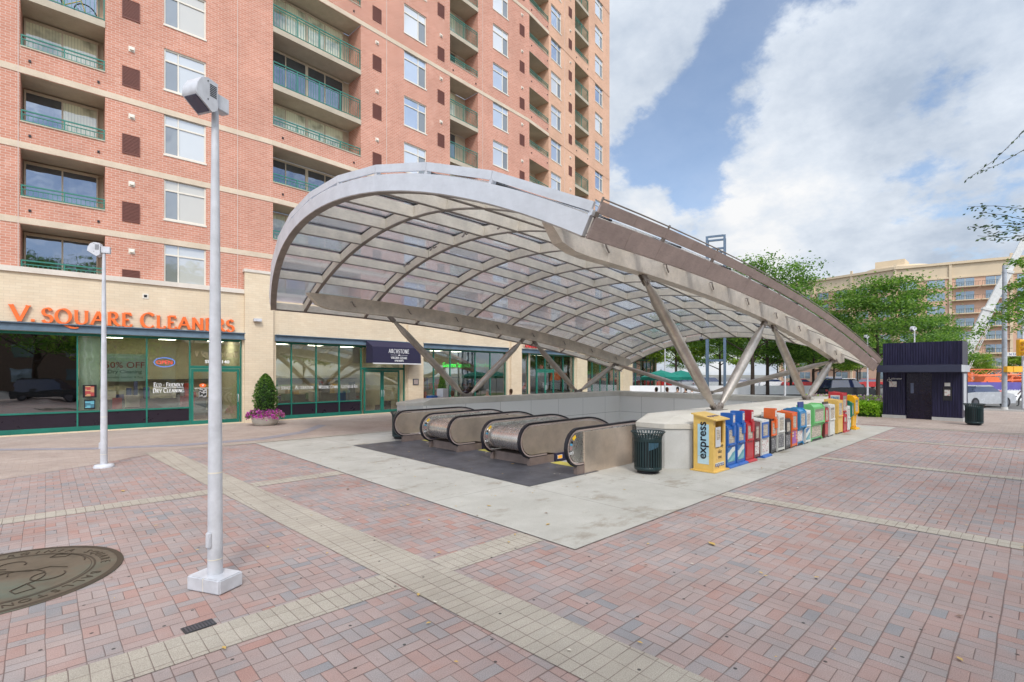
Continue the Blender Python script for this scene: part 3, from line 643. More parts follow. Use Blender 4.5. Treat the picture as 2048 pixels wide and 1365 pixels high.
podium(1, 0, L1, [(.12, 7.42, .06, 3.72), (8.55, 15.95, .06, 3.72), (17.32, 18.36, .06, 3.72)], [(7.44, 8.52, 5.7), (16.2, 17.3, 5.7)])
podium(2, 0, L2P, [(.012, 6.86, .06, 3.72), (8.8, 16.3, .06, 3.72), (18.8, 26.0, .06, 3.72)], [(6.9, 8.72, 5.7), (16.4, 18.75, 5.7)])
mb = MB(); mb.quad((L2P, -.09, 0), (L2P, 12, 0), (L2P, 12, 5.8), (L2P, -.09, 5.8)); mb.quad((L2, -.09, 5.96), (L2P, -.09, 5.96), (L2P, 12, 5.96), (L2, 12, 5.96)); bp(mb, 'shopfront_wall', M['cream'], 2)

def shopfront(k, x0, x1, mull, doors, sill=.80, glasses=None, gmat='sglass'):
    """green mullion frame; mull = x positions, doors = list of (a, b, leaves)"""
    mb = MB(); f = .05; y0, y1 = .06, .16; segs = []
    xsM = [x0] + mull + [x1]
    for x in xsM: mb.box(x - f / 2, x + f / 2, y0, y1, .0, 3.72)
    for i in range(len(xsM) - 1):
        a, b = xsM[i] + f / 2, xsM[i + 1] - f / 2; isd = any(d[0] - .1 < (a + b) / 2 < d[1] + .1 for d in doors)
        mb.box(a, b, y0 + .004, y1, 3.62, 3.72)
        if not isd:
            mb.box(a, b, y0 + .004, y1, sill - .06, sill); mb.box(a, b, y0 + .004, y1 + .02, .0, .22)
            mb.box(a, b, y0 + .04, y1 - .02, .22, sill - .06, 1)
            segs.append((a, b))
        else: mb.box(a, b, y0 - .01, y1, 2.42, 2.54)
    fr = bp(mb, 'shopfront_frame', [M['green'], M['darkpanel']], k)
    for i, (a, b) in enumerate(segs):
        p = MB(); p.box(a, b, .105, .117, sill, 3.62); gm = glasses[i] if glasses else gmat; p.build('glass_pane', M[gm], fr)
    for (a, b, n) in doors:
        p = MB(); p.box(a + .03, b - .03, .105, .117, 2.54, 3.62); p.build('glass_pane', M[gmat], fr)
        w = (b - a - .06) / n
        for q in range(n):
            d = MB(); da = a + .03 + q * w + .01; db = da + w - .02
            d.box(da, da + .09, .07, .12, .02, 2.41); d.box(db - .09, db, .07, .12, .02, 2.41); d.box(da + .09, db - .09, .07, .12, 2.29, 2.41); d.box(da + .09, db - .09, .07, .12, .02, .20)
            d.box(da + .09, db - .09, .09, .1, .20, 2.29, 1)
            dd = bp(d, 'door', [M['green'], M[gmat]], k)
            h = MB(); hx = db - .06 if q == 0 else da + .06
            h.tube([(hx, .06, .95), (hx, .0, .97), (hx, .0, 1.27), (hx, .06, 1.29)], .014); h.build('handle', M['white'], dd)
shopfront(0, -3.75, 7.52, [-1.2, 2.01, 2.70, 4.11, 5.58], [(5.58, 7.50, 1)], glasses=['dglass', 'dglass', 'sglass_clear', 'sglass', 'sglass'])
shopfront(1, .14, 7.38, [.91, 2.14, 3.37, 4.63], [(4.75, 7.1, 2)])
shopfront(1, 8.58, 15.9, [9.54, 10.85, 13.0, 14.4], [], sill=.45)
shopfront(1, 17.34, 18.34, [], [], sill=.45)
shopfront(2, .03, 6.82, [1.14, 2.35, 3.61, 5.10], [(1.14, 3.61, 2)], sill=.45)
shopfront(2, 8.82, 16.28, [10.3, 11.9, 13.4, 14.9], [], sill=.45)
shopfront(2, 18.85, 25.95, [20.3, 21.9, 23.5, 24.8], [(20.3, 21.9, 1)], sill=.45)

# shop interiors: floor, back wall, ceiling with lamps, simple fittings
M['int_wall'] = plain('shop_interior_wall', (0.62, 0.56, 0.42), 0.9); M['int_dark'] = plain('shop_counter', (0.16, 0.07, 0.05), 0.5); M['int_floor'] = plain('shop_floor', (0.30, 0.26, 0.22), 0.5)
M['lamp'] = emit('ceiling_lamp', (1.0, 0.92, 0.75), 10.0)
cloth = [plain('cloth_%d' % i, c, 0.9) for i, c in enumerate([(0.5, 0.06, 0.05), (0.08, 0.10, 0.25), (0.6, 0.55, 0.5), (0.1, 0.1, 0.1), (0.55, 0.35, 0.12), (0.15, 0.3, 0.2)])]
def interior(k, x0, x1, depth=5.0, hue='int_wall', items=12):
    mb = MB()
    mb.quad((x0, .2, .02), (x1, .2, .02), (x1, depth, .02), (x0, depth, .02), 1); mb.quad((x0, depth, 0), (x1, depth, 0), (x1, depth, 3.8), (x0, depth, 3.8)); mb.quad((x0, .2, 3.8), (x1, .2, 3.8), (x1, depth, 3.8), (x0, depth, 3.8))
    mb.quad((x0, .2, 0), (x0, depth, 0), (x0, depth, 3.8), (x0, .2, 3.8)); mb.quad((x1, .2, 0), (x1, depth, 0), (x1, depth, 3.8), (x1, .2, 3.8))
    o = bp(mb, 'shop_interior', [M[hue], M['int_floor']], k)
    m = MB(); x = x0 + 1
    while x < x1 - .8: m.box(x, x + .6, 1.6, 2.8, 3.74, 3.78); x += 1.9
    m.build('ceiling_lamp', M['lamp'], o)
    m = MB(); m.box(x0 + (x1 - x0) * .25, x1 - .8, 3.4, 4.0, .02, 1.05, 3); m.box(x0 + .4, x1 - .4, 4.6, 4.95, .3, .36, 3); m.box(x0 + .4, x1 - .4, 4.6, 4.95, 1.9, 1.94, 3)
    x = x0 + .5
    while x < x1 - .5:
        w = rnd.uniform(.08, .3); z = rnd.choice([.36, 1.0]); m.box(x, x + w, 4.5, 4.9, z, z + rnd.uniform(.5, .95), rnd.randrange(6)); x += w + rnd.uniform(.0, .25)
    for q in range(items):
        x = rnd.uniform(x0 + .3, x1 - .5); y = rnd.uniform(.5, 3); z = rnd.choice([.02, .02, .8]); m.box(x, x + rnd.uniform(.2, .6), y, y + rnd.uniform(.2, .5), z, z + rnd.uniform(.3, 1.1), rnd.randrange(6))
    m.build('shop_fittings', cloth, o)
interior(0, -3.8, 7.56); interior(1, .1, 7.44, hue='int_wall'); interior(1, 8.5, 16.0); interior(1, 17.3, 18.3, 3, items=2); interior(2, .05, 6.9); interior(2, 8.75, 16.35); interior(2, 18.8, 26.0)
def FP(k, s, y, z):
    ox, oy, a = SEG[k]; v = Matrix.Rotation(R(a), 3, 'Z') @ Vector((s, y, 0)); return (ox + v.x, oy + v.y, z)
# white curtain panel beside the dark pane, posters
mb = MB(); mb.box(2.06, 2.66, .3, .33, .8, 3.6); bp(mb, 'curtain', plain('white_curtain', (0.62, 0.66, 0.56), 0.9), 0)

for k, s_, z0, z1 in ((0, .44, 6.0, 16.2), (0, 7.37, 6.0, 20.0), (1, 6.15, 6.0, 30), (1, 13.6, 6.0, 40), (2, 5.2, 6, 43)):
    mb = MB(); mb.box(s_ - .012, s_ + .012, -.0245, .0, z0, z1); bp(mb, 'expansion_joint', plain('joint_sealant', (.62, .50, .44), .9), k)
# a bicycle parked on the third balcony at the top left
t = thing('bicycle', 'black bicycle leaning inside the balcony rail at the top left', 'bicycle', FP(0, 1.75, .55, 7.75 + 2.66 * 3 + .02), R(SEG[0][2] + 4))
for x in (-.5, .5):
    m = MB(); m.tube([(x + .33 * math.cos(q * .2618), 0, .34 + .33 * math.sin(q * .2618)) for q in range(25)], .022, 6); [m.tube([(x, 0, .34), (x + .33 * math.cos(q * .785), 0, .34 + .33 * math.sin(q * .785))], .004, 4) for q in range(8)]; m.build('wheel', M['black'], t)
m = MB()
for a, b in (((-.5, .34), (-.12, .34)), ((-.5, .34), (-.22, .78)), ((-.12, .34), (-.26, .88)), ((-.12, .34), (.36, .74)), ((-.22, .78), (.34, .82)), ((.5, .34), (.32, .95))): m.tube([(a[0], 0, a[1]), (b[0], 0, b[1])], .018, 6)
m.build('frame', plain('bicycle_frame_yellow', (.5, .4, .05), .4), t); m = MB(); m.box(-.40, -.14, -.05, .05, .88, .93); m.build('saddle', M['black'], t); m = MB(); m.tube([(.30, -.25, .98), (.32, 0, .96), (.30, .25, .98)], .014, 6); m.build('handlebar', M['black'], t)

# ------------------------------------------------------------------ signs and awnings on the building
M['orange'] = plain('orange_sign_face', (0.85, 0.16, 0.03), 0.45, var=0.05); M['ink_w'] = plain('white_lettering', (0.85, 0.85, 0.85), 0.5, var=0.02); M['ink_k'] = plain('black_lettering', (0.02, 0.02, 0.02), 0.5); M['ink_r'] = plain('red_lettering', (0.45, 0.02, 0.03), 0.5); M['ink_g'] = plain('green_grey_lettering', (0.12, 0.2, 0.16), 0.5)
M['navy'] = plain('navy_awning_canvas', (0.016, 0.014, 0.045), 0.8, var=0.1)
a0 = R(SEG[0][2]); a1 = R(SEG[1][2]); a2 = R(SEG[2][2])
sg1 = thing('shop_sign', 'long orange serif lettering reading V. SQUARE CLEANERS above the left shopfront', 'sign', FP(0, .25, -.12, 4.05), a0)
objs, tot = serif_text('letter', 'V._SQUARE CLEANERS', .56, M['orange'], sg1, (0, 0, 0), 0, .10, .20, .08, one=False, small=.90)
sg1.scale = (7.0 / tot, 1, 1)
def sticker(name, label, k, s, z, y=.085, cat='sign'):
    return thing(name, label, cat, FP(k, s, y, z), R(SEG[k][2]))
t = sticker('window_lettering', 'white serif window lettering ECO - FRIENDLY DRY CLEANING on the glass beside the left shop door', 0, 4.85, 1.55)
serif_text('lettering', 'ECO - FRIENDLY', .165, M['ink_w'], t, (0, 0, .12), 0, .08, .17, .004, small=.8, center=True, xs=.72); serif_text('lettering', 'DRY CLEANING', .165, M['ink_w'], t, (0, 0, -.12), 0, .08, .17, .004, small=.8, center=True, xs=.8)
m = MB(); m.box(-.52, .52, -.004, 0, .065, .08); m.build('underline', M['ink_w'], t)
t = sticker('paper_banner', 'pale green paper banner reading 50% OFF Dry Cleaning behind the left shop window', 0, 3.42, 2.0, .14)
m = MB(); m.box(-.66, .66, 0, .006, -.1, .98); m.build('banner_sheet', plain('banner_paper', (0.62, 0.72, 0.62), 0.7), t)
text_obj('lettering', '50% OFF', .34, M['ink_r'], t, (0, -.004, .43), (R(90), 0, 0)); text_obj('lettering', 'Dry Cleaning', .19, M['ink_g'], t, (0, -.004, .22), (R(90), 0, 0), xs=1.05, bold=.003); text_obj('lettering', 'Includes: Leather & Rug', .12, M['ink_g'], t, (0, -.004, .03), (R(90), 0, 0)); text_obj('lettering', 'and Garment Dry', .13, M['ink_w'], t, (0, -.004, .82), (R(90), 0, 0), bold=.003)
t = sticker('suite_number', 'white SUITE 140 number on the transom glass over the left shop door', 0, 6.6, 2.66)
text_obj('lettering', 'SUITE 140', .19, M['ink_w'], t, (0, -.003, 0), (R(90), 0, 0), bold=.004, xs=1.15); serif_text('lettering', 'V. SQUARE CLEANERS', .22, plain('faded_gold_lettering', (0.4, 0.32, 0.2), 0.5), t, (0, 0, .28), 0, .08, .12, .004, small=.84, center=True, xs=.62)
t = sticker('door_sticker', 'white sheet of opening hours under a round orange badge on the left shop door', 0, 6.05, 1.2, .06)
m = MB(); m.box(-.15, .15, 0, .004, -.02, .34); m.build('hours_sheet', printed('hours_print', (0.03, 0.03, 0.03), (0.8, 0.8, 0.8), 40, 26), t)
m = MB(); m.prism([(.13 * math.cos(q * .42), .50 + .09 * math.sin(q * .42)) for q in range(15)], 1, 0, .004); m.build('badge', M['orange'], t)
text_obj('lettering', 'V', .12, M['ink_w'], t, (0, -.003, .46), (R(90), 0, 0), bold=.003); text_obj('lettering', 'SQUARE CLEANERS', .07, M['ink_w'], t, (0, -.003, .36), (R(90), 0, 0))
for (z, c, lab) in [(1.30, (0.35, 0.05, 0.05), 'dark red poster with a gold label, upper of two beside the dark window'), (.86, (0.05, 0.16, 0.22), 'small dark blue poster, lower of two beside the dark window')]:
    t = sticker('poster', lab, 0, 2.36, z, .085); m = MB(); up = z > 1
    hh = .48 if up else .36; m.box(-.2 if up else -.16, .2 if up else .16, -.02, 0, 0, hh); m.build('frame', M['black'], t)
    m = MB(); m.box(-.13, .13, -.024, -.021, .05, hh - .05); m.build('picture', printed('poster_print_%d' % up, c, (0.55, 0.45, 0.2) if up else (0.2, 0.6, 0.7), 22, 20, .4), t)
t = sticker('neon_sign', 'red and blue neon OPEN sign high inside the window left of the shop door', 0, 4.75, 2.55, .5)
m = MB(); m.tube([(.36 * math.cos(q * .35), 0, .13 + .19 * math.sin(q * .35)) for q in range(19)], .012, 6); m.build('neon_ring', emit('neon_blue', (0.1, 0.25, 1.0), 2.2), t); text_obj('lettering', 'OPEN', .22, emit('neon_red', (1.0, 0.08, 0.08), 2.2), t, (0, 0, .05), (R(90), 0, 0))
for (s, w, z, lab, xs) in [(.5, 'DAY SERVICE', 1.46, 'DAY SERVICE', .62), (1.55, 'ALTERATION', 1.46, 'ALTERATION', .8), (2.78, 'WEDDING GOWN', 1.46, 'WEDDING GOWN', .66), (3.98, 'LEATHER & RUG', 1.46, 'LEATHER & RUG', .66)]:
    t = sticker('window_lettering', 'white serif words %s on the glass of the shopfront beside the navy awning' % lab, 1, s, z); serif_text('lettering', w, .165, M['ink_w'], t, (0, 0, 0), 0, .10, .13, .004, small=.8, center=True, xs=xs)
# awnings
t = thing('awning', 'navy canvas awning reading ARCHSTONE over the green double doors', 'awning', FP(1, 4.72, -.26, 2.72), a1)
m = MB(); W_ = 3.1; prof = [(0, 1.25), (-.62, .92), (-.68, .06), (0, .06)]
m.prism(prof, 0, 0, W_); m.build('canvas', M['navy'], t); m = MB(); m.box(-.005, W_ + .005, -.69, -.665, .0, .058); m.build('trim', plain('white_piping', (.7, .7, .72)), t)
serif_text('lettering', 'ARCHSTONE', .21, M['ink_w'], t, (1.62, -.683, .60), 0, .20, .15, .006, center=True, xs=.72)
serif_text('lettering', 'VIRGINIA SQUARE', .115, M['ink_w'], t, (1.62, -.684, .29), 0, .18, .16, .006, center=True, xs=.72); serif_text('lettering', 'APARTMENTS', .085, M['ink_w'], t, (1.62, -.684, .15), 0, .2, .2, .006, center=True, xs=.72)
m = MB(); m.box(1.08, 1.5, -.69, -.684, .49, .50); m.box(1.74, 2.16, -.69, -.684, .49, .50); m.prism([(1.55, .47), (1.69, .47), (1.69, .50), (1.62, .53), (1.55, .50)], 1, -.69, -.684); m.build('emblem', M['ink_w'], t)
t = thing('awning', 'small black fascia sign ending in PERTS at the far corner shop', 'awning', FP(2, 18.9, -.3, 3.85), a2)
m = MB(); m.box(0, 7.0, -.12, .1, 0, .85); m.build('fascia', M['navy'], t); text_obj('lettering', 'EXPERTS', .62, M['ink_w'], t, (4.9, -.125, .15), (R(90), 0, 0), xs=1.35)
t = thing('shop_sign', 'red and pink lettering TASTING ROOM & WINE over the far shop doors seen through the canopy', 'sign', FP(2, -.9, -.24, 4.12), a2)
text_obj('letters', 'TASTING', .52, plain('sign_red', (0.75, 0.04, 0.05)), t, (.0, 0, 0), (R(90), 0, 0), ext=.03, bold=.015, align='LEFT', xs=.85); text_obj('letters', 'ROOM & WINE', .42, plain('sign_pink', (0.8, 0.25, 0.28)), t, (3.0, 0, .05), (R(90), 0, 0), ext=.03, bold=.01, align='LEFT', xs=.85)
t = sticker('neon_sign', 'green neon script GOURMET SANDWICH & SMOOTHIE in the window behind the struts', 1, 12.1, 2.62, .3)
gn = emit('neon_green', (0.05, 1.0, 0.12), 2.6); text_obj('lettering', 'Gourmet Sandwich', .42, gn, t, (-.5, 0, .0), (R(90), 0, 0), xs=.72); text_obj('lettering', '& Smoothie', .38, gn, t, (1.75, 0, .05), (R(90), 0, 0), xs=.72)
for (k, s, z, c, lab) in [(1, 17.85, 2.2, (1, .08, .06), 'red round neon sign at the left edge of the far shop'), (2, 2.3, 2.75, (1, .05, .12), 'red neon sign above the far shop doors'), (2, 4.9, 2.35, (1, .1, .05), 'red neon ring in the window right of the far shop doors'), (2, 10.0, 2.3, (.05, 1, .2), 'green neon sign behind the far left strut'), (2, 13.2, 2.3, (1, .12, .05), 'red neon word in the window before the corner pillar')]:
    t = sticker('neon_sign', lab, k, s, z, .35); m = MB(); m.tube([(.22 * math.cos(q * .35), 0, .12 * math.sin(q * .35)) for q in range(19)], .02, 6); m.tube([(-.15, 0, .02), (-.05, 0, -.04), (.05, 0, .05), (.15, 0, -.02)], .02, 6); m.build('neon_tube', emit('neon_%d%d' % (k, int(s)), c, 2.2), t)
# fixtures on pillars
def fixture(k, s, z, y, lab):
    t = thing('wall_light', lab, 'wall light', FP(k, s, y, z), R(SEG[k][2])); m = MB(); m.box(-.16, .16, -.2, 0, 0, .13); m.build('housing', M['white'], t, bevel=.01); m = MB(); m.box(-.12, .12, -.16, -.04, -.02, -.001); m.build('lens', M['frame_w'], t)
fixture(0, 8.1, 4.55, -.255, 'small grey box light on the pillar between the two shopfronts'); 
t = thing('wall_plaque', 'square grey metal plaque on the pillar right of the awning', 'plaque', FP(1, 7.95, -.253, 1.55), a1); m = MB(); m.box(-.2, .2, -.03, 0, 0, .36); m.build('plate', M['plate'], t); m = MB(); m.box(-.14, .14, -.036, -.031, .05, .31); m.build('inset', M['fascia_s'], t)
t = thing('outlet_box', 'tiny square vent box high on the cream wall over the shop sign', 'vent', FP(0, 4.05, -.093, 5.3), a0); m = MB(); m.box(-.1, .1, -.02, 0, -.1, .1); m.build('plate', M['frame_w'], t); m = MB(); m.box(-.05, .05, -.026, -.021, -.05, .05); m.build('hole', M['black'], t)

# ------------------------------------------------------------------ stairwell pit and its granite parapets
PU0, PU1, PV0, PV1 = PIT
def parapet(name, label, y0, y1, inner, u0=10.4, u1=26.1, near=True):
    """wall along U between y0 < y1; inner = +1 when the pit is on the +V side"""
    t = thing(name, label, 'parapet', (0, 0, 0)); m = MB(); zs, zt = .93, 1.17; c = .45
    out = y0 if inner > 0 else y1; inn = y1 if inner > 0 else y0; s = 1 if inner > 0 else -1
    plan = [(u0, out + s * c), (u0 + c, out), (u1, out), (u1, inn), (u0 + .6, inn), (u0, inn - s * .3)]
    m.prism(plan, 2, -.02, zs); m.build('shaft', M['granite'], t)
    m = MB(); e = .03
    lo = [(u0 - e, out + s * (c - e / 2)), (u0 + c - e / 2, out - s * e), (u1 + e, out - s * e), (u1 + e, inn + s * .012), (u0 + .6, inn + s * .012), (u0 - e, inn - s * .3)]
    mid = out + s * .62
    hi = [(u0 + .85, mid + s * .05), (u0 + 1.0, mid), (u1 - .3, mid), (u1 - .3, inn + s * .010), (u0 + 1.0, inn + s * .010), (u0 + .85, inn - s * .12)]
    n = len(lo); vs = [(x, y, zs + .001) for x, y in lo] + [(x, y, zs + .11) for x, y in lo] + [(x, y, zt) for x, y in hi]
    fs = [tuple(range(n))[::-1], tuple(range(2 * n, 3 * n))] + [(i, (i + 1) % n, (i + 1) % n + n, i + n) for i in range(n)] + [(i + n, (i + 1) % n + n, (i + 1) % n + 2 * n, i + 2 * n) for i in range(n)]
    m.add(vs, fs); m.build('coping', M['granite_cap'], t); return t
parapet('stair_parapet', 'pale granite parapet with sloped coping behind the row of newspaper boxes', 5.45, PV0 - .001, 1)
parapet('stair_parapet', 'pale granite parapet with sloped coping on the building side of the escalators', PV1 + .001, 18.3, -1)
t = thing('stair_parapet', 'granite cross parapet closing the far end of the escalator well', 'parapet', (0, 0, 0)); m = MB(); m.box(PU1 + .001, 26.0, PV0 + .001, PV1 - .001, -.02, .90); m.build('shaft', M['granite'], t)
m = MB(); m.box(PU1 - .02, 26.05, PV0 + .002, PV1 - .002, .902, 1.14); m.build('coping', M['granite_cap'], t)
M['pitwall'] = T('pit_wall_granite'); tt = M['pitwall']; xx, yy, zz_ = tt.xyz(tt.obj)
bb = tt.n('ShaderNodeTexBrick'); tt.l(tt.comb(tt.math('ADD', xx, yy), zz_, 0.0), bb.inputs['Vector']); bb.inputs['Scale'].default_value = 1; bb.inputs['Brick Width'].default_value = 2.0; bb.inputs['Row Height'].default_value = 1.3; bb.inputs['Mortar Size'].default_value = .007; bb.offset = 0
tt.put(bb.inputs['Color1'], (.76, .75, .72)); tt.put(bb.inputs['Color2'], (.80, .79, .76)); tt.put(bb.inputs['Mortar'], (.2, .2, .19))
M['pitwall'] = tt.bsdf(tt.mix(1.0, bb.outputs['Color'], tt.ramp(tt.noise(60, 2), (.3, (.85,) * 3), (.7, (1.05,) * 3)), 'MULTIPLY'), .75)
m = MB()   # linings of the well
m.quad((PU0, PV1, -6), (PU1, PV1, -6), (PU1, PV1, .91), (PU0, PV1, .91)); m.quad((PU0, PV0, -6), (PU1, PV0, -6), (PU1, PV0, .91), (PU0, PV0, .91)); m.quad((PU1, PV0, -6), (PU1, PV1, -6), (PU1, PV1, .91), (PU1, PV0, .91))
m.quad((PU0, PV0, -6), (PU0, PV1, -6), (PU0, PV1, -.02), (PU0, PV0, -.02)); m.quad((PU0, PV0, -6), (PU1, PV0, -6), (PU1, PV1, -6), (PU0, PV1, -6))
tag(m.build('stair_well', M['pitwall']), kind='structure')
m = MB()   # fixed stair between the escalators and the building-side wall
for k in range(24): m.box(PU0 + .3 * k, PU0 + .3 * (k + 1) + .02, 14.4, PV1 - .01, -6, -.16 * (k + 1))
tag(m.build('well_stair', M['granite']), 'granite steps going down beside the leftmost escalator', 'stairs')

# ------------------------------------------------------------------ escalators
UF, RZ, RR = 8.02, .60, .40
def outline(ins, u_end=19.0, zlow=None):
    """newel-and-handrail side profile, inset by ins from the outer edge; first point low at the back of the newel, last point down the slope"""
    r = RR + .02 - ins; pts = [(UF + RR + .55, RZ - r)] if ins else [(UF + RR + .5, RZ - r)]
    for q in range(13): a = R(270 - 180 * q / 12); pts.append((UF + RR + .02 + r * math.cos(a), RZ + r * math.sin(a)))
    zt = RZ + r
    for q in range(8): a = q / 7; pts.append((10.55 + 1.15 * a, zt + .02 - .34 * a * a))
    sl = math.tan(R(30)); x0, z0 = pts[-1]; pts.append((u_end, z0 - (u_end - x0) * sl)); return pts
def escalator(label, v0, v1, cars=True):
    t = thing('escalator', label, 'escalator', (0, 0, 0), 0, 'escalators going down under the canopy')
    for v, side in ((v0, 1), (v1, -1)):
        p = outline(.09); m = MB(); poly = p + [(19.0, p[-1][1] - 1.2), (11.6, -.55), (10.9, -.03), (9.6, .02), (9.6, .16)]
        m.prism(poly, 1, v - .035, v + .035, 0); b = m.build('balustrade', M['esc_w'] if side < 0 else M['esc'], t)
        p = outline(.02); m = MB(); pts = [Vector((x, v, z)) for x, z in p]; lat = [Vector((0, 1, 0))] * len(pts); nr = []
        for i in range(len(pts)):
            d = (pts[min(i + 1, len(pts) - 1)] - pts[max(i - 1, 0)]).normalized(); nr.append(Vector((-d.z, 0, d.x)))
        m.sweep(pts, lat, nr, .078, -.012, .028); m.build('handrail', M['black'], b)
        m = MB(); m.sweep(pts, lat, nr, .055, -.05, -.016); m.build('handrail_track', M['fascia_s'], b)
        m = MB(); m.box(8.35, 9.62, v - .05, v + .05, .004, .2); m.build('plinth', M['skirt'], b)
    c = (v0 + v1) / 2; w = (v1 - v0) / 2 - .12
    m = MB()     # steps
    z = -.004; u = 9.35
    for k in range(26):
        drop = .0 if k < 4 else .225
        z -= drop if k > 3 else 0; m.box(u, u + .40, c - w, c + w, z - .24, z)
        u += .39
    m.build('steps', M['plate'], t)
    m = MB(); m.box(9.0, 9.34, c - w, c + w, .004, .022); m.build('comb_plate', plain('yellow_comb_edge', (0.55, 0.48, 0.10), 0.5), t)
    m = MB(); m.box(9.4, 19, c - w - .06, c - w - .02, -5, .12) if False else m.prism([(9.2, .03), (9.2, .22), (10.9, .22), (18, -3.9), (18, -4.4), (10.9, -.2)], 1, c - w - .07, c - w - .012); m.prism([(9.2, .03), (9.2, .22), (10.9, .22), (18, -3.9), (18, -4.4), (10.9, -.2)], 1, c + w + .012, c + w + .07)
    m.build('skirt', M['navy'], t)
    m = MB(); m.box(9.26, 9.44, c + w + .002, c + w + .010, .08, .18); m.build('indicator_frame', M['fascia_f'], t); m = MB(); m.box(9.28, 9.42, c + w - .004, c + w + .0015, .095, .165); m.build('indicator', emit('amber_indicator', (1.0, .45, .05), .8), t)
    return t
EV = [(6.86, 8.29), (9.63, 11.09), (12.43, 14.0)]
ES = [escalator('escalator nearest the round litter bin and the newspaper boxes', *EV[0]), escalator('middle one of three steel escalators', *EV[1]), escalator('escalator nearest the shopfronts', *EV[2])]
for (a, b, par) in ((EV[0][1], EV[1][0], ES[1]), (EV[1][1], EV[2][0], ES[2])):
    p = outline(.14, 19.0); m = MB(); poly = p + [(19.0, p[-1][1] - 1.2), (11.6, -.55), (10.9, .05), (9.6, .2)]
    m.prism(poly, 1, a + .055, b - .055, 0, True); m.build('deck_casing', M['esc'], par)
    m = MB(); m.box(8.42, 9.9, a + .06, b - .06, .003, .23); m.build('plinth', M['skirt'], par)
m = MB(); m.box(8.60, 10.45, EV[0][0] - .060, EV[0][0] - .037, .014, .925); m.build('side_panel', M['esc_w'], ES[0])
# labels on the newels facing the street: yellow warning, pictogram, number
for i, (e, (a, b)) in enumerate(zip(ES, EV)):
    for v in ((a,) if i == 0 else (a,)):
        m = MB(); yy = v - .0375 if i else v - .0375
        def patch(deg, r0, r1, da, mi):
            q = [(UF + RR + .02 + r * math.cos(R(x)), RZ + r * math.sin(R(x))) for r, x in ((r0, deg - da), (r1, deg - da), (r1, deg), (r1, deg + da), (r0, deg + da), (r0, deg))]
            m.prism(q, 1, yy - .006, yy, mi)
        patch(128, .25, .315, 11, 0); patch(152, .25, .315, 5, 1); patch(163, .25, .315, 4, 3); patch(178, .255, .31, 8, 2); patch(199, .25, .325, 8, 1)
        m.build('safety_label', [plain('label_yellow', (0.8, 0.5, 0.02)), M['black'], plain('label_grey_red', (0.35, 0.2, 0.2)), plain('label_blue', (0.05, 0.3, 0.5))], e)
        text_obj('number_plate', 'X0%d' % (3 - i), .085, M['ink_w'], e, (UF + RR + .02 - .275, yy - .008, RZ - .125), (R(90), R(-8), 0), ext=.001, bold=.001)
m = MB(); m.quad((6.82, 6.75, .018), (9.05, 6.75, .018), (9.05, 14.3, .018), (6.82, 14.3, .018)); tag(m.build('landing_plate', M['plate']), kind='structure')
m = MB(); m.box(9.05, PU0, EV[0][0], 14.3, -.02, -.013); m.build('landing_base', M['plate'])['kind'] = 'structure'

# ------------------------------------------------------------------ canopy: arched ribs, purlins, glass, girders, struts
RC, VC, HW = 13.7, 12.0, 6.8
def zl(U, off): return 6.33 - .0048 * (U - 6.5) ** 2 - (RC - math.sqrt(RC * RC - off * off))
def S(U, off, h=0.0):
    nx = Vector((0.0096 * (U - 6.5), off / math.sqrt(RC * RC - off * off), 1)).normalized()
    return Vector((U, VC + off, zl(U, off))) + nx * h
def Nn(U, off): return Vector((0.0096 * (U - 6.5), off / math.sqrt(RC * RC - off * off), 1)).normalized()
def UF_(off):
    v = (off + HW) / (2 * HW); return (6.55 + (5.95 - 6.55) * v) - 1.25 * (1 - (off / HW) ** 2)
RIBU = [7.07 + 2.415 * k for k in range(9)]; UEND = 27.5
POFF = [-6.8, -5.08, -3.63, -2.18, -.73, .73, 2.18, 3.63, 5.08, 6.8]
can = thing('entrance_canopy', 'arched steel and glass canopy on tilted struts over the escalators', 'canopy', (0, 0, 0))
X = Vector((1, 0, 0)); Y = Vector((0, 1, 0))
for U in RIBU + [UEND]:
    offs = [-HW + 2 * HW * k / 32 for k in range(33)]; m = MB()
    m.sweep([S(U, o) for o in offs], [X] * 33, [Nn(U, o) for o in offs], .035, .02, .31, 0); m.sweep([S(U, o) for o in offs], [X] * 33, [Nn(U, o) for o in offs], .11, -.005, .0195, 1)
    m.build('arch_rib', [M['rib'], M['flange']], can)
# front arch
offs = [-HW + 2 * HW * k / 40 for k in range(41)]
FP_ = [S(UF_(o), o) for o in offs]; lat = []
for i in range(41):
    d = (FP_[min(i + 1, 40)] - FP_[max(i - 1, 0)]).normalized(); n = Nn(UF_(offs[i]), offs[i]); l = d.cross(n).normalized(); lat.append(l if l.x > 0 else -l)
nn = [Nn(UF_(o), o) for o in offs]
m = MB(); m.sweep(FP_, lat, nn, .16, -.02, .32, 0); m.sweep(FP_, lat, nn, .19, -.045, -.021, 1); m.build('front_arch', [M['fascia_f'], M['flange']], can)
allo = POFF
m = MB()
for i in range(len(allo) - 1):
    a, b = allo[i], allo[i + 1]; pa, pb = S(UF_(a) - .04, a, .385), S(UF_(b) - .04, b, .385); na, nb = Nn(6, a), Nn(6, b)
    d = (pb - pa).normalized(); pa, pb = pa + d * .006, pb - d * .006
    m.sweep([pa, pb], [X, X], [na, nb], .05, 0, .16, 0)
for a in allo: m.sweep([S(UF_(a) - .01, a, .315), S(UF_(a) - .01, a, .40)], [Y, Y], [X, X], .09, -.05, .05, 0)
m.build('glazing_edge', M['fascia_f'], can)
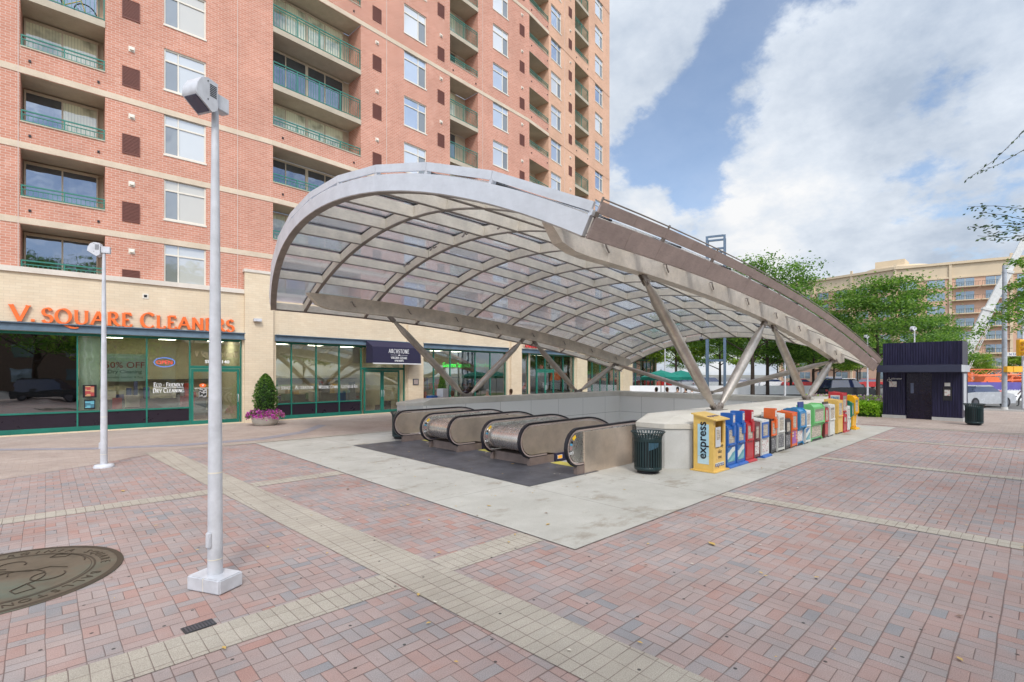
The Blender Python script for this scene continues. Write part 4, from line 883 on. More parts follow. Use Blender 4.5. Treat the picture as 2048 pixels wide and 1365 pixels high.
# purlins
for o in POFF:
    eave = abs(o) > 6
    Us = [UF_(o) + .08] + RIBU + [UEND]
    m = MB()
    for i in range(len(Us) - 1):
        a, b = Us[i] + .02, Us[i + 1] - .02; P = [S(a + (b - a) * q / 3, o) for q in range(4)]; n3 = [Nn(a, o)] * 4
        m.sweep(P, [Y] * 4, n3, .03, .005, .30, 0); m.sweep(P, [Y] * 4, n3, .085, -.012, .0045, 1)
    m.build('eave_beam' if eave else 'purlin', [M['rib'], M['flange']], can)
# glass panels and their dark gaskets
gm = MB()
Uall = [None] + RIBU + [UEND]
for i in range(len(Uall) - 1):
    for j in range(len(POFF) - 1):
        def ue(o): return Uall[i] if Uall[i] is not None else UF_(o) + .02
        a, b = POFF[j], POFF[j + 1]; c = .03; m = MB(); u1 = Uall[i + 1]
        q = [S(ue(a) + c, a + c, .36), S(u1 - c, a + c, .36), S(u1 - c, b - c, .36), S(ue(b) + c, b - c, .36)]
        nq = Nn(u1, (a + b) / 2) * .012; m.add([*q, *[p + nq for p in q]], [(0, 3, 2, 1), (4, 5, 6, 7), (0, 1, 5, 4), (1, 2, 6, 5), (2, 3, 7, 6), (3, 0, 4, 7)])
        m.build('glass_panel', M['cglass'], can)
for U in RIBU: gm.sweep([S(U, o) for o in offs], [X] * 41, [Nn(U, o) for o in offs], .055, .34, .376)
for o in POFF[1:-1]:
    uu = [UF_(o) + .05 + (UEND - UF_(o) - .05) * q / 24 for q in range(25)]; gm.sweep([S(u, o) for u in uu], [Y] * 25, [Nn(u, o) for u in uu], .05, .343, .38)
gm.build('gasket', M['black'], can)
# side fascias (stained steel), upper strip, rod, posts
for sgn in (-1, 1):
    us = UF_(-HW if sgn < 0 else HW) + .06; uu = [us + (UEND + .25 - us) * q / 20 for q in range(21)]; o = sgn * (HW + .03)
    def band(name, h0, h1, w, mat, du=0.0):
        m = MB()
        for i in range(20):
            a, b = uu[i], uu[i + 1] - .008
            P = [S(a, o), S(b, o)]; m.sweep(P, [Y, Y], [Nn(a, o), Nn(b, o)], w, h0, h1)
        return m.build(name, mat, can)
    band('side_fascia', -.03, .32, .05, M['fascia_s']); band('upper_trim', .40, .58, .04, M['fascia_s'])
    m = MB(); m.tube([S(u, o, .63) for u in uu], .014, 6)
    for u in uu[::2]: m.tube([S(u, o, .56), S(u, o, .66)], .02, 6); m.sweep([S(u, o, .318), S(u, o, .402)], [X, X], [Y, Y], .10, -.02, .02)
    m.build('edge_rod', M['flange'], can)
m = MB()
ul = [-HW + 2 * HW * q / 20 for q in range(21)]; m.sweep([S(UEND + .15, q) for q in ul], [X] * 21, [Nn(UEND, q) for q in ul], .05, .34, .5); m.build('rear_trim', M['fascia_s'], can)
# girders
for sgn in (-1, 1):
    o = sgn * 5.75; m = MB(); n = 36; us = 6.75; P, nr_, h0, ww = [], [], [], []
    for q in range(n + 1):
        u = us + (26.9 - us) * (q / n) ** 1.15; dd = u - us; e = 26.9 - u
        dep = .50 * min(1, math.sqrt(max(0.0, 1 - (1 - min(dd, 1.1) / 1.1) ** 2)) * .95 + .05); dep *= min(1, .6 + e / 1.6)
        P.append(Vector((u, VC + o, zl(u, 5.75) - .02))); nr_.append(Vector((0, 0, 1))); h0.append(-dep); ww.append(.26 if dd > .3 else .2)
    m.sweep(P, [Y] * (n + 1), nr_, ww, h0, 0.03); m.build('girder', M['girder'], can, bevel=.0)
    m = MB()
    for q in range(1, len(RIBU)):     # small hooked cable outlets on the web
        u = RIBU[q] - 1.1; y = VC + o + (-.13 if sgn < 0 else -.13); zc = zl(u, 5.75) - .24
        m.tube([(u - .10, y - .03, zc + .07), (u - .04, y - .06, zc + .08), (u + .0, y - .05, zc + .0), (u + .05, y - .06, zc - .08), (u + .12, y - .03, zc - .09)], .02, 6)
    m.build('light_bracket', M['flange'], can)
def strut(p0, p1, r=.145):
    p0, p1 = Vector(p0), Vector(p1); L = (p1 - p0).length; f = lambda t: p0 + (p1 - p0) * t; e = .75 / L; m = MB()
    m.tube([f(0), f(e * .25), f(e), f(.5), f(1 - e), f(1 - e * .25), f(1)], [.045, .06, r * .92, r, r * .92, .06, .045], 20)
    o = m.build('strut', M['strut'], can)
    k = MB()
    for p, d in ((p0, 1), (p1, -1)):
        k = MB(); v = (p1 - p0).normalized() * d; c = p + v * .10; side = Vector((0, 1, 0)) if abs(v.y) < .5 else Vector((1, 0, 0))
        k.tube([c - side * .085, c + side * .085], .05, 12); up = v; l = side
        for s_ in (-1, 1):
            q = p + side * .045 * s_; w2 = v.cross(side).normalized()
            k.sweep([q - v * .16, q + v * .16], [w2, w2], [side, side], .15, -.011, .011)
        k.build('clevis', M['flange'], o)
for V in (VC - 5.75, VC + 5.75):
    for (ua, ub, zb_) in ((10.1, 13.75, 1.22), (17.45, 14.05, 1.22), (18.35, 21.7, 1.22), (25.35, 22.0, 1.22)): strut((ua, V, zl(ua, 5.75) - .60), (ub, V, zb_))
    strut((25.6, V, zl(25.6, 5.75) - .55), (25.5, VC + (-.15 if V < VC else .15), 1.2), .12)
m = MB()
for V in (VC - 5.75, VC + 5.75):
    for u in (13.9, 21.85): m.prism([(u - .28, 1.05), (u + .28, 1.05), (u + .12, 1.30), (u - .12, 1.30)], 1, V - .03, V + .03); m.box(u - .3, u + .3, V - .18, V + .18, 1.0, 1.185)
m.box(25.3, 25.7, VC - .35, VC + .35, 1.12, 1.16); m.prism([(VC - .3, 1.1), (VC + .3, 1.1), (VC + .15, 1.27), (VC - .15, 1.27)], 0, 25.47, 25.53)
m.build('foot_plate', M['flange'], can)
def hang_cam(u, off, lab):
    t = thing('security_camera', lab, 'camera', tuple(S(u, off))); m = MB(); m.tube([(0, 0, .02), (0, 0, -.22)], .018, 8); m.build('stem', M['darkmetal'], t)
    m = MB(); m.lathe([(.03, -.2), (.10, -.22), (.11, -.30), (.10, -.31)], n=16); m.build('housing', M['white'], t); m = MB(); m.lathe([(.09, -.31), (.08, -.37), (.04, -.41), (.005, -.42)], n=16); m.build('dome', M['black'], t)
hang_cam(26.3, .7, 'white dome camera hanging under the far arch of the canopy')
m = MB()
for (o) in (3.2, 1.6, -.1, -1.7): 
    p = S(9.3, o, .14); m.tube([p + Vector((.09, 0, .07)), p, p + Vector((-.06, 0, .06)), p + Vector((-.10, 0, -.05)), p + Vector((-.16, 0, -.10))], .026, 6)
m.build('light_bracket', M['flange'], can)

# ------------------------------------------------------------------ white light poles
def light_pole(label, loc, rz, block=True, h=4.93, group='white light poles'):
    t = thing('street_lamp', label, 'street lamp', loc, rz, group)
    m = MB(); m.lathe([(.071, .0), (.064, 1.4), (.032, h), (.032, h + .02)], n=24); p = m.build('pole', M['white'], t)
    m = MB(); m.box(-.092, -.062, -.03, .03, .43, .59); m.build('hand_hole_cover', M['white'], p, bevel=.01)
    if block:
        m = MB(); m.box(-.14, .14, -.22, .22, .004, .15); m.build('base_cover', M['white'], t, bevel=.012); m = MB(); m.box(-.142, .142, -.003, .003, .01, .145); m.build('seam', M['frame_w'], t)
    else:
        m = MB(); m.lathe([(.2, .0), (.2, .03), (.17, .07), (.09, .08)], n=20); m.build('base_cover', M['white'], t)
    m = MB(); m.lathe([(.0735 if block else .0735, .30 + .0), (.0725, .31)], n=24, cap=False); m.lathe([(.0665, 1.18), (.0662, 1.195)], n=24, cap=False); m.build('seam', M['frame_w'], p)
    hd = MB(); zc = 0.0; HS = (.50, .50, .60)
    hd.box(-.09, .25, -.10, .10, zc - .06, zc + .20); hd.build('arm_box', M['white'], t, bevel=.012)
    l = MB(); prof = [(-.10, zc - .14), (-.10, zc + .30), (-.32, zc + .32), (-.46, zc + .26), (-.55, zc + .13), (-.575, zc - .03), (-.22, zc - .22)]
    l.prism(prof, 1, -.19, .19, 0, True); hh = l.build('lamp_housing', M['white'], t)
    l = MB(); l.sweep([(-.55, 0, zc - .045), (-.26, 0, zc - .20)], [Vector((0, 1, 0))] * 2, [Vector((-.46, 0, -.89))] * 2, .30, .0, .016); l.build('lens', M['darkwin2'], hh)
    l = MB()
    for q in range(7): l.box(-.28, -.13, -.197, -.1905, zc + .04 + q * .03, zc + .052 + q * .03)
    l.build('louvre', M['black'], hh)
    for a, b in ((-.32, zc + .26), (-.32, zc - .04)): l = MB(); l.tube([(a, -.188, b), (a, -.198, b)], .012, 8); l.build('screw', M['black'], hh)
    for o in t.children:
        if o.name.split('.')[0] in ('arm_box', 'lamp_housing'): o.scale = HS; o.location = (0, 0, h + .02)
    return t
M['darkwin2'] = plain('lamp_lens', (0.02, 0.03, 0.08), 0.06, spec=0.8, coat=0.6, var=0.05)
LP1 = light_pole('tall white light pole on a white boxed base, nearest the camera', (1.27, 5.80, 0), R(28))
LP2 = light_pole('white light pole on a round foot standing before the left shopfront', (1.0, 15.07, 0), R(-20), block=False, h=5.05)
def AT(x, d, z=0.0):
    t = (x - 1024) / 990; a = R(46.7); return ((math.sin(a) * t + math.cos(a)) * d, (-math.cos(a) * t + math.sin(a)) * d, z)
for x, d, lab in [(1330, 40, 'white light pole rising in front of the green umbrella'), (1570, 38, 'white light pole seen between the right struts'), (1735, 39, 'white light pole behind the hedge beside the dark elevator kiosk'), (1829, 32, 'white light pole whose head shows above the dark elevator kiosk')]:
    dup(LP2, AT(x, d), R(-30), lab)

# ------------------------------------------------------------------ litter bins
def make_bin(label, loc):
    t = thing('litter_bin', label, 'litter bin', loc, 0, 'round slatted litter bins')
    m = MB(); m.lathe([(.20, .0), (.24, .012), (.24, .04), (.15, .07)], n=28); m.build('base', M['black'], t)
    m = MB()
    for z0, z1 in ((.075, .15), (.70, .80)): m.lathe([(.285, z0), (.297, z0 + .01), (.297, z1 - .01), (.285, z1)], n=36)
    m.build('ring', M['binmetal'], t)
    m = MB()
    for k in range(32):
        a = 2 * math.pi * k / 32; c, s = math.cos(a), math.sin(a); d = Vector((c, s, 0)); l = Vector((-s, c, 0))
        P = [d * .292 + Vector((0, 0, z)) for z in (.14, .72)] + [d * r + Vector((0, 0, z)) for r, z in ((.30, .80), (.325, .86), (.36, .90))]
        m.sweep(P, [l] * 5, [d] * 5, .032, -.006, .006)
    m.build('slat', M['binmetal'], t)['kind'] = 'stuff'
    m = MB(); m.tube([(.365 * math.cos(q * math.pi / 18), .365 * math.sin(q * math.pi / 18), .905) for q in range(37)], .012, 6, caps=False); m.build('rim', M['binmetal'], t)
    m = MB(); m.lathe([(.262, .06), (.262, .74)], n=28, cap=False); m.lathe([(.26, .07), (.26, .08)], n=28); m.build('liner', M['black'], t)
    m = MB()
    for k in range(7):
        a = 3.75 + k * .11; b = a + .11; m.quad((.2985 * math.cos(a), .2985 * math.sin(a), .52 + .012 * k), (.2985 * math.cos(b), .2985 * math.sin(b), .53 + .012 * k), (.2985 * math.cos(b), .2985 * math.sin(b), .69), (.2985 * math.cos(a), .2985 * math.sin(a), .69))
    m.build('recycling_label', plain('blue_faded_label', (0.03, 0.08, 0.12), 0.4), t); return t
bin0 = make_bin('dark green slatted litter bin beside the yellow newspaper box', (9.72, 5.92, .012))
dup(bin0, (8.75, 14.75, .012), .3, 'dark slatted litter bin partly hidden behind the leftmost escalator newel')
dup(bin0, (28.9, 1.85, .012), .7, 'dark slatted litter bin beside the dark elevator kiosk')

# ------------------------------------------------------------------ newspaper boxes in a row (fronts face -V)
def C_(name, c, r=.4): return plain(name, c, r, var=.14, scale=4, coat=.25)
K = dict(yel=C_('yellow_box_paint', (0.72, 0.47, 0.12)), blue=C_('blue_box_paint', (0.02, 0.12, 0.42)), navy=C_('navy_box_paint', (0.01, 0.03, 0.22)), red=C_('red_box_paint', (0.45, 0.02, 0.03)), dred=C_('dark_red_box_paint', (0.14, 0.03, 0.03)),
         wht=C_('white_box_paint', (0.66, 0.66, 0.63)), blk=C_('black_box_paint', (0.02, 0.02, 0.025)), org=C_('orange_box_paint', (0.72, 0.13, 0.02)), grn=C_('light_green_plastic', (0.16, 0.50, 0.17)), dgrn=C_('dark_green_plastic', (0.0, 0.18, 0.11)), sky=C_('mid_blue_plastic', (0.03, 0.22, 0.45)), gold=C_('golden_yellow_plastic', (0.80, 0.42, 0.0)), gry=C_('grey_box_paint', (0.16, 0.14, 0.14)))
P1 = printed('newspaper_page', (0.50, 0.44, 0.36), (0.15, 0.13, 0.12), 34, 60, .45); P2 = printed('poster_white_red', (0.62, 0.60, 0.58), (0.40, 0.08, 0.08), 60, 22, .72)
def wavep():
    t = T('poster_wave'); x, y, z = t.xyz(t.obj); q = t.math('MULTIPLY_ADD', x, -.45, z); q = t.math('ADD', q, t.math('MULTIPLY', t.noise(5, 2), .10))
    n = t.n('ShaderNodeValToRGB'); t.l(t.mr(q, -.12, .50), n.inputs[0]); n.color_ramp.interpolation = 'CONSTANT'
    for p, c in ((.0, (.10, .32, .36)), (.28, (.20, .42, .44)), (.42, (.10, .30, .36)), (.55, (.60, .62, .60)), (.78, (.04, .16, .38))):
        e = n.color_ramp.elements.new(p); e.color = (*c, 1)
    n.color_ramp.elements.remove(n.color_ramp.elements[0]); return t.bsdf(n.outputs[0], .45)
P3 = wavep()
P4 = printed('poster_dark', (0.13, 0.13, 0.14), (0.40, 0.38, 0.38), 60, 18, .7); P5 = printed('poster_purple', (0.30, 0.10, 0.35), (0.7, 0.6, 0.2), 14, 12, .6)
M['bglass'] = winmat('newspaper_window', (0.42, 0.38, 0.32), 0.12)
def news_box(label, u0, u1, h, body, door=None, top=None, lower=None, coin=None, base=None, yf=4.93, dep=.42, tall=None, style='metal', text=None, sign=None):
    w = u1 - u0; t = thing('newspaper_box', label, 'newspaper box', (u0, yf, .012), rnd.uniform(-.025, .025), 'newspaper boxes in a row along the parapet')
    door = door or body; lower = lower or P4; hz = h
    m = MB()
    if style == 'metal':
        m.prism([(0, .05), (dep, .05), (dep, hz), (.0, hz - .05)], 0, .0, w)
    else:   # moulded: bulging top, pedestal below
        m.prism([(.05, .05), (dep - .04, .0), (dep - .02, hz * .97), (dep - .12, hz), (.06, hz - .01), (-.02, hz - .10), (-.03, hz * .50), (.05, hz * .42), (.08, .12)], 0, 0.0, w, 0, False)
    m.build('body', body, t, bevel=.012 if style == 'metal' else .03)
    m = MB(); a, b = .035, w - .035; z0, z1 = hz * .50, hz - .09; y = -.022 if style == 'metal' else -.05
    m.box(a, b, y, y + .02, z0, z0 + .05); m.box(a, b, y, y + .02, z1 - .05, z1); m.box(a, a + .06, y, y + .02, z0 + .05, z1 - .05); m.box(b - .06, b, y, y + .02, z0 + .05, z1 - .05)
    m.box(a + .05, b - .05, y - .03, y, z0 + .01, z0 + .035); d = m.build('door', door, t)
    m = MB(); m.box(a + .06, b - .06, y + .006, y + .015, z0 + .05, z1 - .05); m.build('window', M['bglass'], d)
    m = MB(); m.box(a + .09, b - .10, y + .002, y + .0055, z0 + .06, z0 + .06 + (z1 - z0) * .62); m.build('newspaper', P1, d)
    m = MB(); yy = -.006 if style == 'metal' else .045; m.box(.06, w - .06, yy - .004, yy + .004 + (.03 if style != 'metal' else 0), .13, hz * .45); m.build('advert_panel', lower, t)
    if base: m = MB(); m.prism([(-.09, .0), (dep, .0), (dep, .05), (-.04, .055), (-.09, .03)], 0, -.02, w + .02); m.build('base', base, t)
    else: m = MB(); m.box(.04, w - .04, .04, dep - .04, 0, .052); m.build('base', M['black'], t)
    if coin:
        m = MB(); m.box(w * .52, w * .52 + .16, -.03, dep * .62, hz - .05, hz + .24); m.box(w * .52 + .01, w * .52 + .15, -.06, .0, hz - .30, hz - .05); c = m.build('coin_mechanism', coin, t, bevel=.008)
        m = MB(); m.box(w * .52 + .03, w * .52 + .13, -.036, -.031, hz + .02, hz + .19); m.build('price_card', P2, c)
    if tall:   # advertising board standing up at the back
        m = MB(); m.box(.0, w, dep * .45, dep * .55, hz - .04, tall); m.build('header_board', top or body, t)
    if sign: text_obj('lettering', sign[0], sign[1], sign[2], t, (w / 2, y - .004, hz * .25), (R(90), 0, 0))
    return t
# the yellow free-paper box at the near end
t = thing('newspaper_box', 'pale yellow express newspaper box with an open window, nearest the camera', 'newspaper box', (10.72, 4.90, .012), 0, 'newspaper boxes in a row along the parapet')
w, h = .62, 1.16; m = MB(); m.box(-.07, w + .07, -.07, .52, 0, .03); m.build('base', K['yel'], t, bevel=.01)
m = MB(); m.prism([(.0, .03), (.46, .03), (.46, h + .10), (0, h)], 0, 0, .03); m.prism([(.0, .03), (.46, .03), (.46, h + .10), (0, h)], 0, w - .03, w); m.box(.03, w - .03, 0, .03, .03, .62); m.box(.03, w - .03, .43, .46, .03, h); m.box(.03, .10, 0, .03, .62, h); m.box(w - .10, w - .03, 0, .03, .62, h); m.box(.03, w - .03, .03, .43, .60, .62)
m.build('body', K['yel'], t)
m = MB(); m.prism([(-.08, h - .015), (.50, h + .115), (.50, h + .14), (-.08, h + .01)], 0, -.04, w + .04); rf = m.build('lid', K['yel'], t); text_obj('lettering', 'express', .16, K['navy'], rf, (w / 2, .12, h + .062), (R(12.6), 0, 0), ext=.001)
m = MB(); m.box(-.004, -.001, .10, .36, .35, 1.06, 0); m.box(-.005, -.001, .10, .36, .17, .345, 1); sp = m.build('side_label', [plain('pale_blue_label', (0.40, 0.62, 0.72)), plain('pale_blue_panel', (0.50, 0.66, 0.70))], t)
text_obj('lettering', 'express', .27, M['black'], sp, (-.009, .165, .70), (R(90), R(-90), R(-90)), ext=.002, bold=.004)
m = MB(); m.box(.06, .30, -.03, -.02, .56, 1.0, 0); m.box(.10, .26, -.035, -.031, .72, .94, 1); m.build('open_flap', [M['fascia_f'], P1], t)
m = MB(); m.box(.12, w - .12, .06, .40, .62, .66); m.build('newspaper', P1, t)
m = MB(); m.box(.10, w - .10, -.006, -.001, .13, .20); m.box(.14, w - .14, -.005, -.001, .26, .50, 1); fl = m.build('front_label', [plain('label_cream', (0.65, 0.66, 0.6)), plain('label_tan', (0.70, 0.45, 0.15))], t)
text_obj('lettering', 'express', .15, K['navy'], fl, (w / 2, -.008, .115), (R(90), 0, 0), ext=.001); text_obj('lettering', 'take\none', .12, M['black'], fl, (w / 2, -.008, .41), (R(90), 0, 0), ext=.001); text_obj('lettering', 'free daily', .10, M['black'], fl, (w / 2, -.003, .535), (R(90), 0, 0), ext=.001)
B = [('bright blue newspaper box with a coin head, just beside the yellow express box', 11.46, 11.98, 1.02, 'blue', dict(coin=K['blue'], lower=P3, base=K['blue'])),
     ('second bright blue newspaper box with a blue header and wave poster', 12.03, 12.52, 1.04, 'blue', dict(coin=K['blue'], lower=P3, base=K['blue'])),
     ('glossy red newspaper box with a red coin head and lettered red lower panel', 12.56, 13.04, 1.04, 'red', dict(coin=K['red'], lower=K['red'], base=K['red'])),
     ('narrow dark red newspaper box with a white flat lid between red and blue ones', 13.08, 13.46, .98, 'dred', dict(lower=P2)),
     ('white newspaper box with a blue door, red edging and blue foot', 13.56, 14.10, 1.00, 'wht', dict(door=K['blue'], lower=P2, base=K['blue'])),
     ('newspaper box with an orange top half and black lower panel', 14.22, 14.66, 1.0, 'blk', dict(door=K['org'], lower=P4, coin=K['org'])),
     ('tall white newspaper box covered in headlines beside the orange topped one', 14.74, 15.26, 1.10, 'wht', dict(lower=P4)),
     ('low black newspaper box with a grey poster between white and orange ones', 15.34, 15.80, .94, 'blk', dict(lower=P4)),
     ('all orange newspaper box with a purple poster', 15.88, 16.38, 1.08, 'org', dict(lower=P5)),
     ('moulded mid blue newspaper box on a blue pedestal with a blue header', 16.48, 17.05, 1.12, 'sky', dict(style='moulded', lower=P2)),
     ('narrow white newspaper box with a navy blue board on top', 17.15, 17.60, 1.08, 'wht', dict(lower=P3, tall=1.30, top=K['navy'])),
     ('rounded light green plastic newspaper box', 17.85, 18.95, 1.18, 'grn', dict(style='moulded', lower=P1, dep=.46)),
     ('dark red newspaper box standing right after the light green one', 19.15, 19.60, 1.10, 'dred', dict(door=K['red'], lower=K['red'])),
     ('white newspaper box with a black hood near the far end of the row', 19.75, 20.40, 1.14, 'wht', dict(lower=K['wht'], tall=1.20, top=K['blk'])),
     ('second pale yellow newspaper box, further down the row', 20.75, 21.35, 1.26, 'yel', dict(lower=K['yel'], door=K['yel'])),
     ('short red newspaper box in front of the pale yellow far one', 21.48, 21.95, .70, 'red', dict(lower=K['red'])),
     ('plain white newspaper box near the far end of the row', 22.05, 22.4, 1.0, 'wht', dict(lower=K['wht'])),
     ('dark green framed newspaper box, last but one in the row', 22.5, 22.85, 1.14, 'dgrn', dict(style='moulded', lower=P3)),
     ('golden yellow plastic newspaper box on a curved foot, last in the row', 23.0, 23.6, 1.30, 'gold', dict(style='moulded', lower=K['gold'], base=K['gold']))]
for lab, a, b, h, c, kw in B: news_box(lab, a, b, h, K[c], **kw)
t = news_box('tall red newspaper box with a white FREE placard rising behind the others', 21.6, 22.25, 1.50, K['red'], yf=5.0, lower=K['red'], base=K['red'])
m = MB(); m.box(-.010, -.003, .06, .36, 1.08, 1.38); pc = m.build('placard', K['wht'], t); text_obj('lettering', 'FREE', .13, K['sky'], pc, (-.014, .21, 1.24), (R(90), 0, R(-90)), ext=.001, bold=.004)
# brochure board edges, litter on the slab
# ------------------------------------------------------------------ elevator kiosk
t = thing('elevator_kiosk', 'dark purple ribbed metal elevator kiosk with double doors and a flat projecting canopy', 'kiosk', (30.55, 2.35, 0), R(-2.0))
m = MB(); Wk, Dk = 2.98, 1.7
m.box(0, Dk, 0, 1.08, .16, 3.72); m.box(0, Dk, 2.08, Wk, .16, 3.72); m.box(0, Dk, 1.0805, 2.0795, 2.25, 3.72); m.box(.18, Dk, 1.0805, 2.0795, .0, 2.2495); m.build('wall', M['purple'], t)
m = MB(); m.box(-.03, Dk + .03, -.03, 1.079, -.02, .159); m.build('plinth', M['granite'], t); m = MB(); m.box(-.03, Dk + .03, 2.081, Wk + .03, -.02, .159); m.build('plinth', M['granite'], t)
m = MB(); m.box(-.85, Dk + .04, -.06, Wk + .06, 2.27, 2.62); m.build('canopy', plain('kiosk_band', (0.035, 0.04, 0.075), 0.4, .2), t, bevel=.01); m = MB(); m.box(-.82, Dk + .04, -.07, -.061, 2.29, 2.60); m.build('canopy_end', M['fascia_f'], t)
for i in (0, 1):
    m = MB(); m.box(.14, .178, 1.09 + .495 * i, 1.575 + .495 * i, .01, 2.24); d = m.build('door', plain('kiosk_door', (0.012, 0.009, 0.03), 0.22, 0.3), t)
    if i: m = MB(); m.box(.132, .139, 1.78, 1.90, 1.25, 1.75); m.build('window', plain('wired_window', (0.12, 0.15, 0.25), 0.1), d)
m = MB(); m.box(-.02, 0, .42, .62, 1.62, 1.78, 0); m.box(-.03, 0, .36, .68, .95, 1.58, 1); m.box(-.034, -.031, .42, .62, 1.18, 1.45, 2); m.build('call_panel', [K['wht'], M['black'], P2], t)
m = MB(); m.box(-.012, 0, 2.42, 2.72, 1.55, 1.82, 0); pn = m.build('notice', [P2], t)
text_obj('lettering', 'elevator', .13, M['ink_w'], t, (-.008, 2.42, 1.92), (R(90), 0, R(-90)), ext=.002)
m = MB(); m.tube([(-.008, 2.72, 2.02), (-.008, 2.72, 1.92), (-.008, 2.66, 1.92), (-.008, 2.62, 1.86)], .012, 5); m.tube([(-.008, 2.74 + .06 * math.sin(q * .5), 1.88 + .05 * math.cos(q * .5)) for q in range(12)], .008, 5); m.build('wheelchair_symbol', M['ink_w'], t)
m = MB(); m.box(.35, Dk - .5, -.012, 0, .5, 2.2); m.build('side_mirror_panel', M['fascia_f'], t)

# ------------------------------------------------------------------ medallion, drain
M['bronze'] = T('weathered_bronze'); tt = M['bronze']
f1 = tt.noise(2.2, 6, .7); f2 = tt.noise(.9, 4, .6)
cc = tt.ramp(f1, (.3, (0.10, 0.085, 0.06)), (.6, (0.17, 0.14, 0.10)), (.75, (0.14, 0.155, 0.12))); cc = tt.mix(tt.mr(f2, .52, .7, 0, .5), cc, (0.12, 0.22, 0.18))
M['bronze'] = tt.bsdf(cc, .5, .35, tt.bump(tt.noise(40, 3), .2, .003))
M['bronze_d'] = plain('dark_bronze_groove', (0.055, 0.040, 0.025), .6)
md = thing('bronze_medallion', 'large round weathered bronze medallion with raised lines set in the brick paving', 'medallion', (-.38, 7.55, 0))
m = MB(); m.lathe([(1.06, .004), (1.06, .014), (1.03, .016)], n=72, cap=False); m.lathe([(1.03, .013), (.001, .013)], n=72, cap=False); m.build('plate', M['bronze'], md)
m = MB()
def ringm(r, w, a0=0, a1=360, n=72, z=.016): 
    for q in range(n):
        a, b = R(a0 + (a1 - a0) * q / n), R(a0 + (a1 - a0) * (q + 1) / n); m.quad((r * math.cos(a), r * math.sin(a), z), ((r + w) * math.cos(a), (r + w) * math.sin(a), z), ((r + w) * math.cos(b), (r + w) * math.sin(b), z), (r * math.cos(b), r * math.sin(b), z))
for rr_ in ((1.0, .058), (.79, .02), (.765, .008)): m = MB(); ringm(*rr_); m.build('border_ring', M['bronze_d'], md)
def sw(pts, w=.012):
    q = [Vector((*p, .0155)) for p in pts]; n = len(q); l = []
    for i in range(n):
        d = (q[min(i + 1, n - 1)] - q[max(i - 1, 0)]).normalized(); l.append(Vector((-d.y, d.x, 0)))
    m.sweep(q, l, [Vector((0, 0, 1))] * n, w, 0, .005)
m = MB()
def A_(cx, cy, r, a0, a1, n=16): return arc(cx, cy, r, r, a0, a1, n)
sw(A_(.10, .45, .12, -30, 250)); sw(A_(.40, -.20, .14, 100, 380)); sw([(.0, .3), (.25, .1), (.42, .12), (.56, -.02)]); sw(A_(.1, -.1, .28, -60, 120)); sw([(.24, -.34), (.3, -.55), (.16, -.6), (.12, -.48), (.24, -.34)]); sw([(.42, .5), (.56, .42), (.62, .5), (.48, .58), (.42, .5)]); sw(A_(.3, .2, .42, -10, 60)); sw([(-.5, .1), (-.2, .16), (-.3, .34), (-.5, .3)]); sw(A_(-.3, -.3, .2, 30, 300)); sw([(-.1, -.05), (-.1, .2), (.08, .2), (.08, .05)]); sw(A_(-.35, .45, .15, 0, 270))
m.build('raised_line', M['bronze_d'], md)
for k, ch in enumerate('VIRGINIA SQUARE  BALLSTON CORRIDOR  ARLINGTON  '):
    if ch == ' ': continue
    a = R(100 - k * 7.6); text_obj('lettering', ch, .13, M['bronze_d'], md, (.85 * math.cos(a), .85 * math.sin(a), .0155), (0, 0, a - R(90)), ext=.002)
t = thing('drain_grate', 'small rectangular metal drain grate in the paving beside the white pole base', 'drain', (.97, 5.0, .003), R(5)); m = MB(); m.box(-.12, .12, -.07, .07, 0, .004); m.build('frame', M['darkmetal'], t); m = MB()
for q in range(9): m.box(-.10 + q * .024, -.088 + q * .024, -.055, .055, .0042, .007)
m.build('bar', M['plate'], t)

# ------------------------------------------------------------------ plants
L1_ = leafmat('topiary_leaves', (0.02, 0.06, 0.008), (0.055, 0.14, 0.015), (0.16, 0.26, 0.04), .25)
L2_ = leafmat('tree_leaves', (0.035, 0.09, 0.02), (0.10, 0.20, 0.035), (0.24, 0.36, 0.08), .45)
L3_ = leafmat('yellow_green_leaves', (0.08, 0.15, 0.01), (0.18, 0.28, 0.03), (0.32, 0.40, 0.06), .4)
L4_ = leafmat('hedge_leaves', (0.14, 0.30, 0.02), (0.26, 0.46, 0.03), (0.42, 0.60, 0.07), .35)
PET = leafmat('petunia_petals', (0.28, 0.02, 0.26), (0.50, 0.05, 0.42), (0.75, 0.35, 0.62), .3)
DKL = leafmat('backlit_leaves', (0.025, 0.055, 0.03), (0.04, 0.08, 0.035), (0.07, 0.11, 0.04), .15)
M['bark'] = plain('bark', (0.07, 0.05, 0.04), .9, var=.4, scale=6, bump=.3)
def leaf(mb, p, s, r, mi=0, asp=.5, dirv=None):
    d = dirv if dirv is not None else Vector((r.gauss(0, 1), r.gauss(0, 1), r.gauss(0, .6))).normalized(); q = Vector((r.gauss(0, 1), r.gauss(0, 1), r.gauss(0, 1))); e = d.cross(q).normalized()
    mb.add([p - d * s * .5, p + e * s * asp * .5, p + d * s * .5, p - e * s * asp * .5], [(0, 1, 2, 3)], mi)
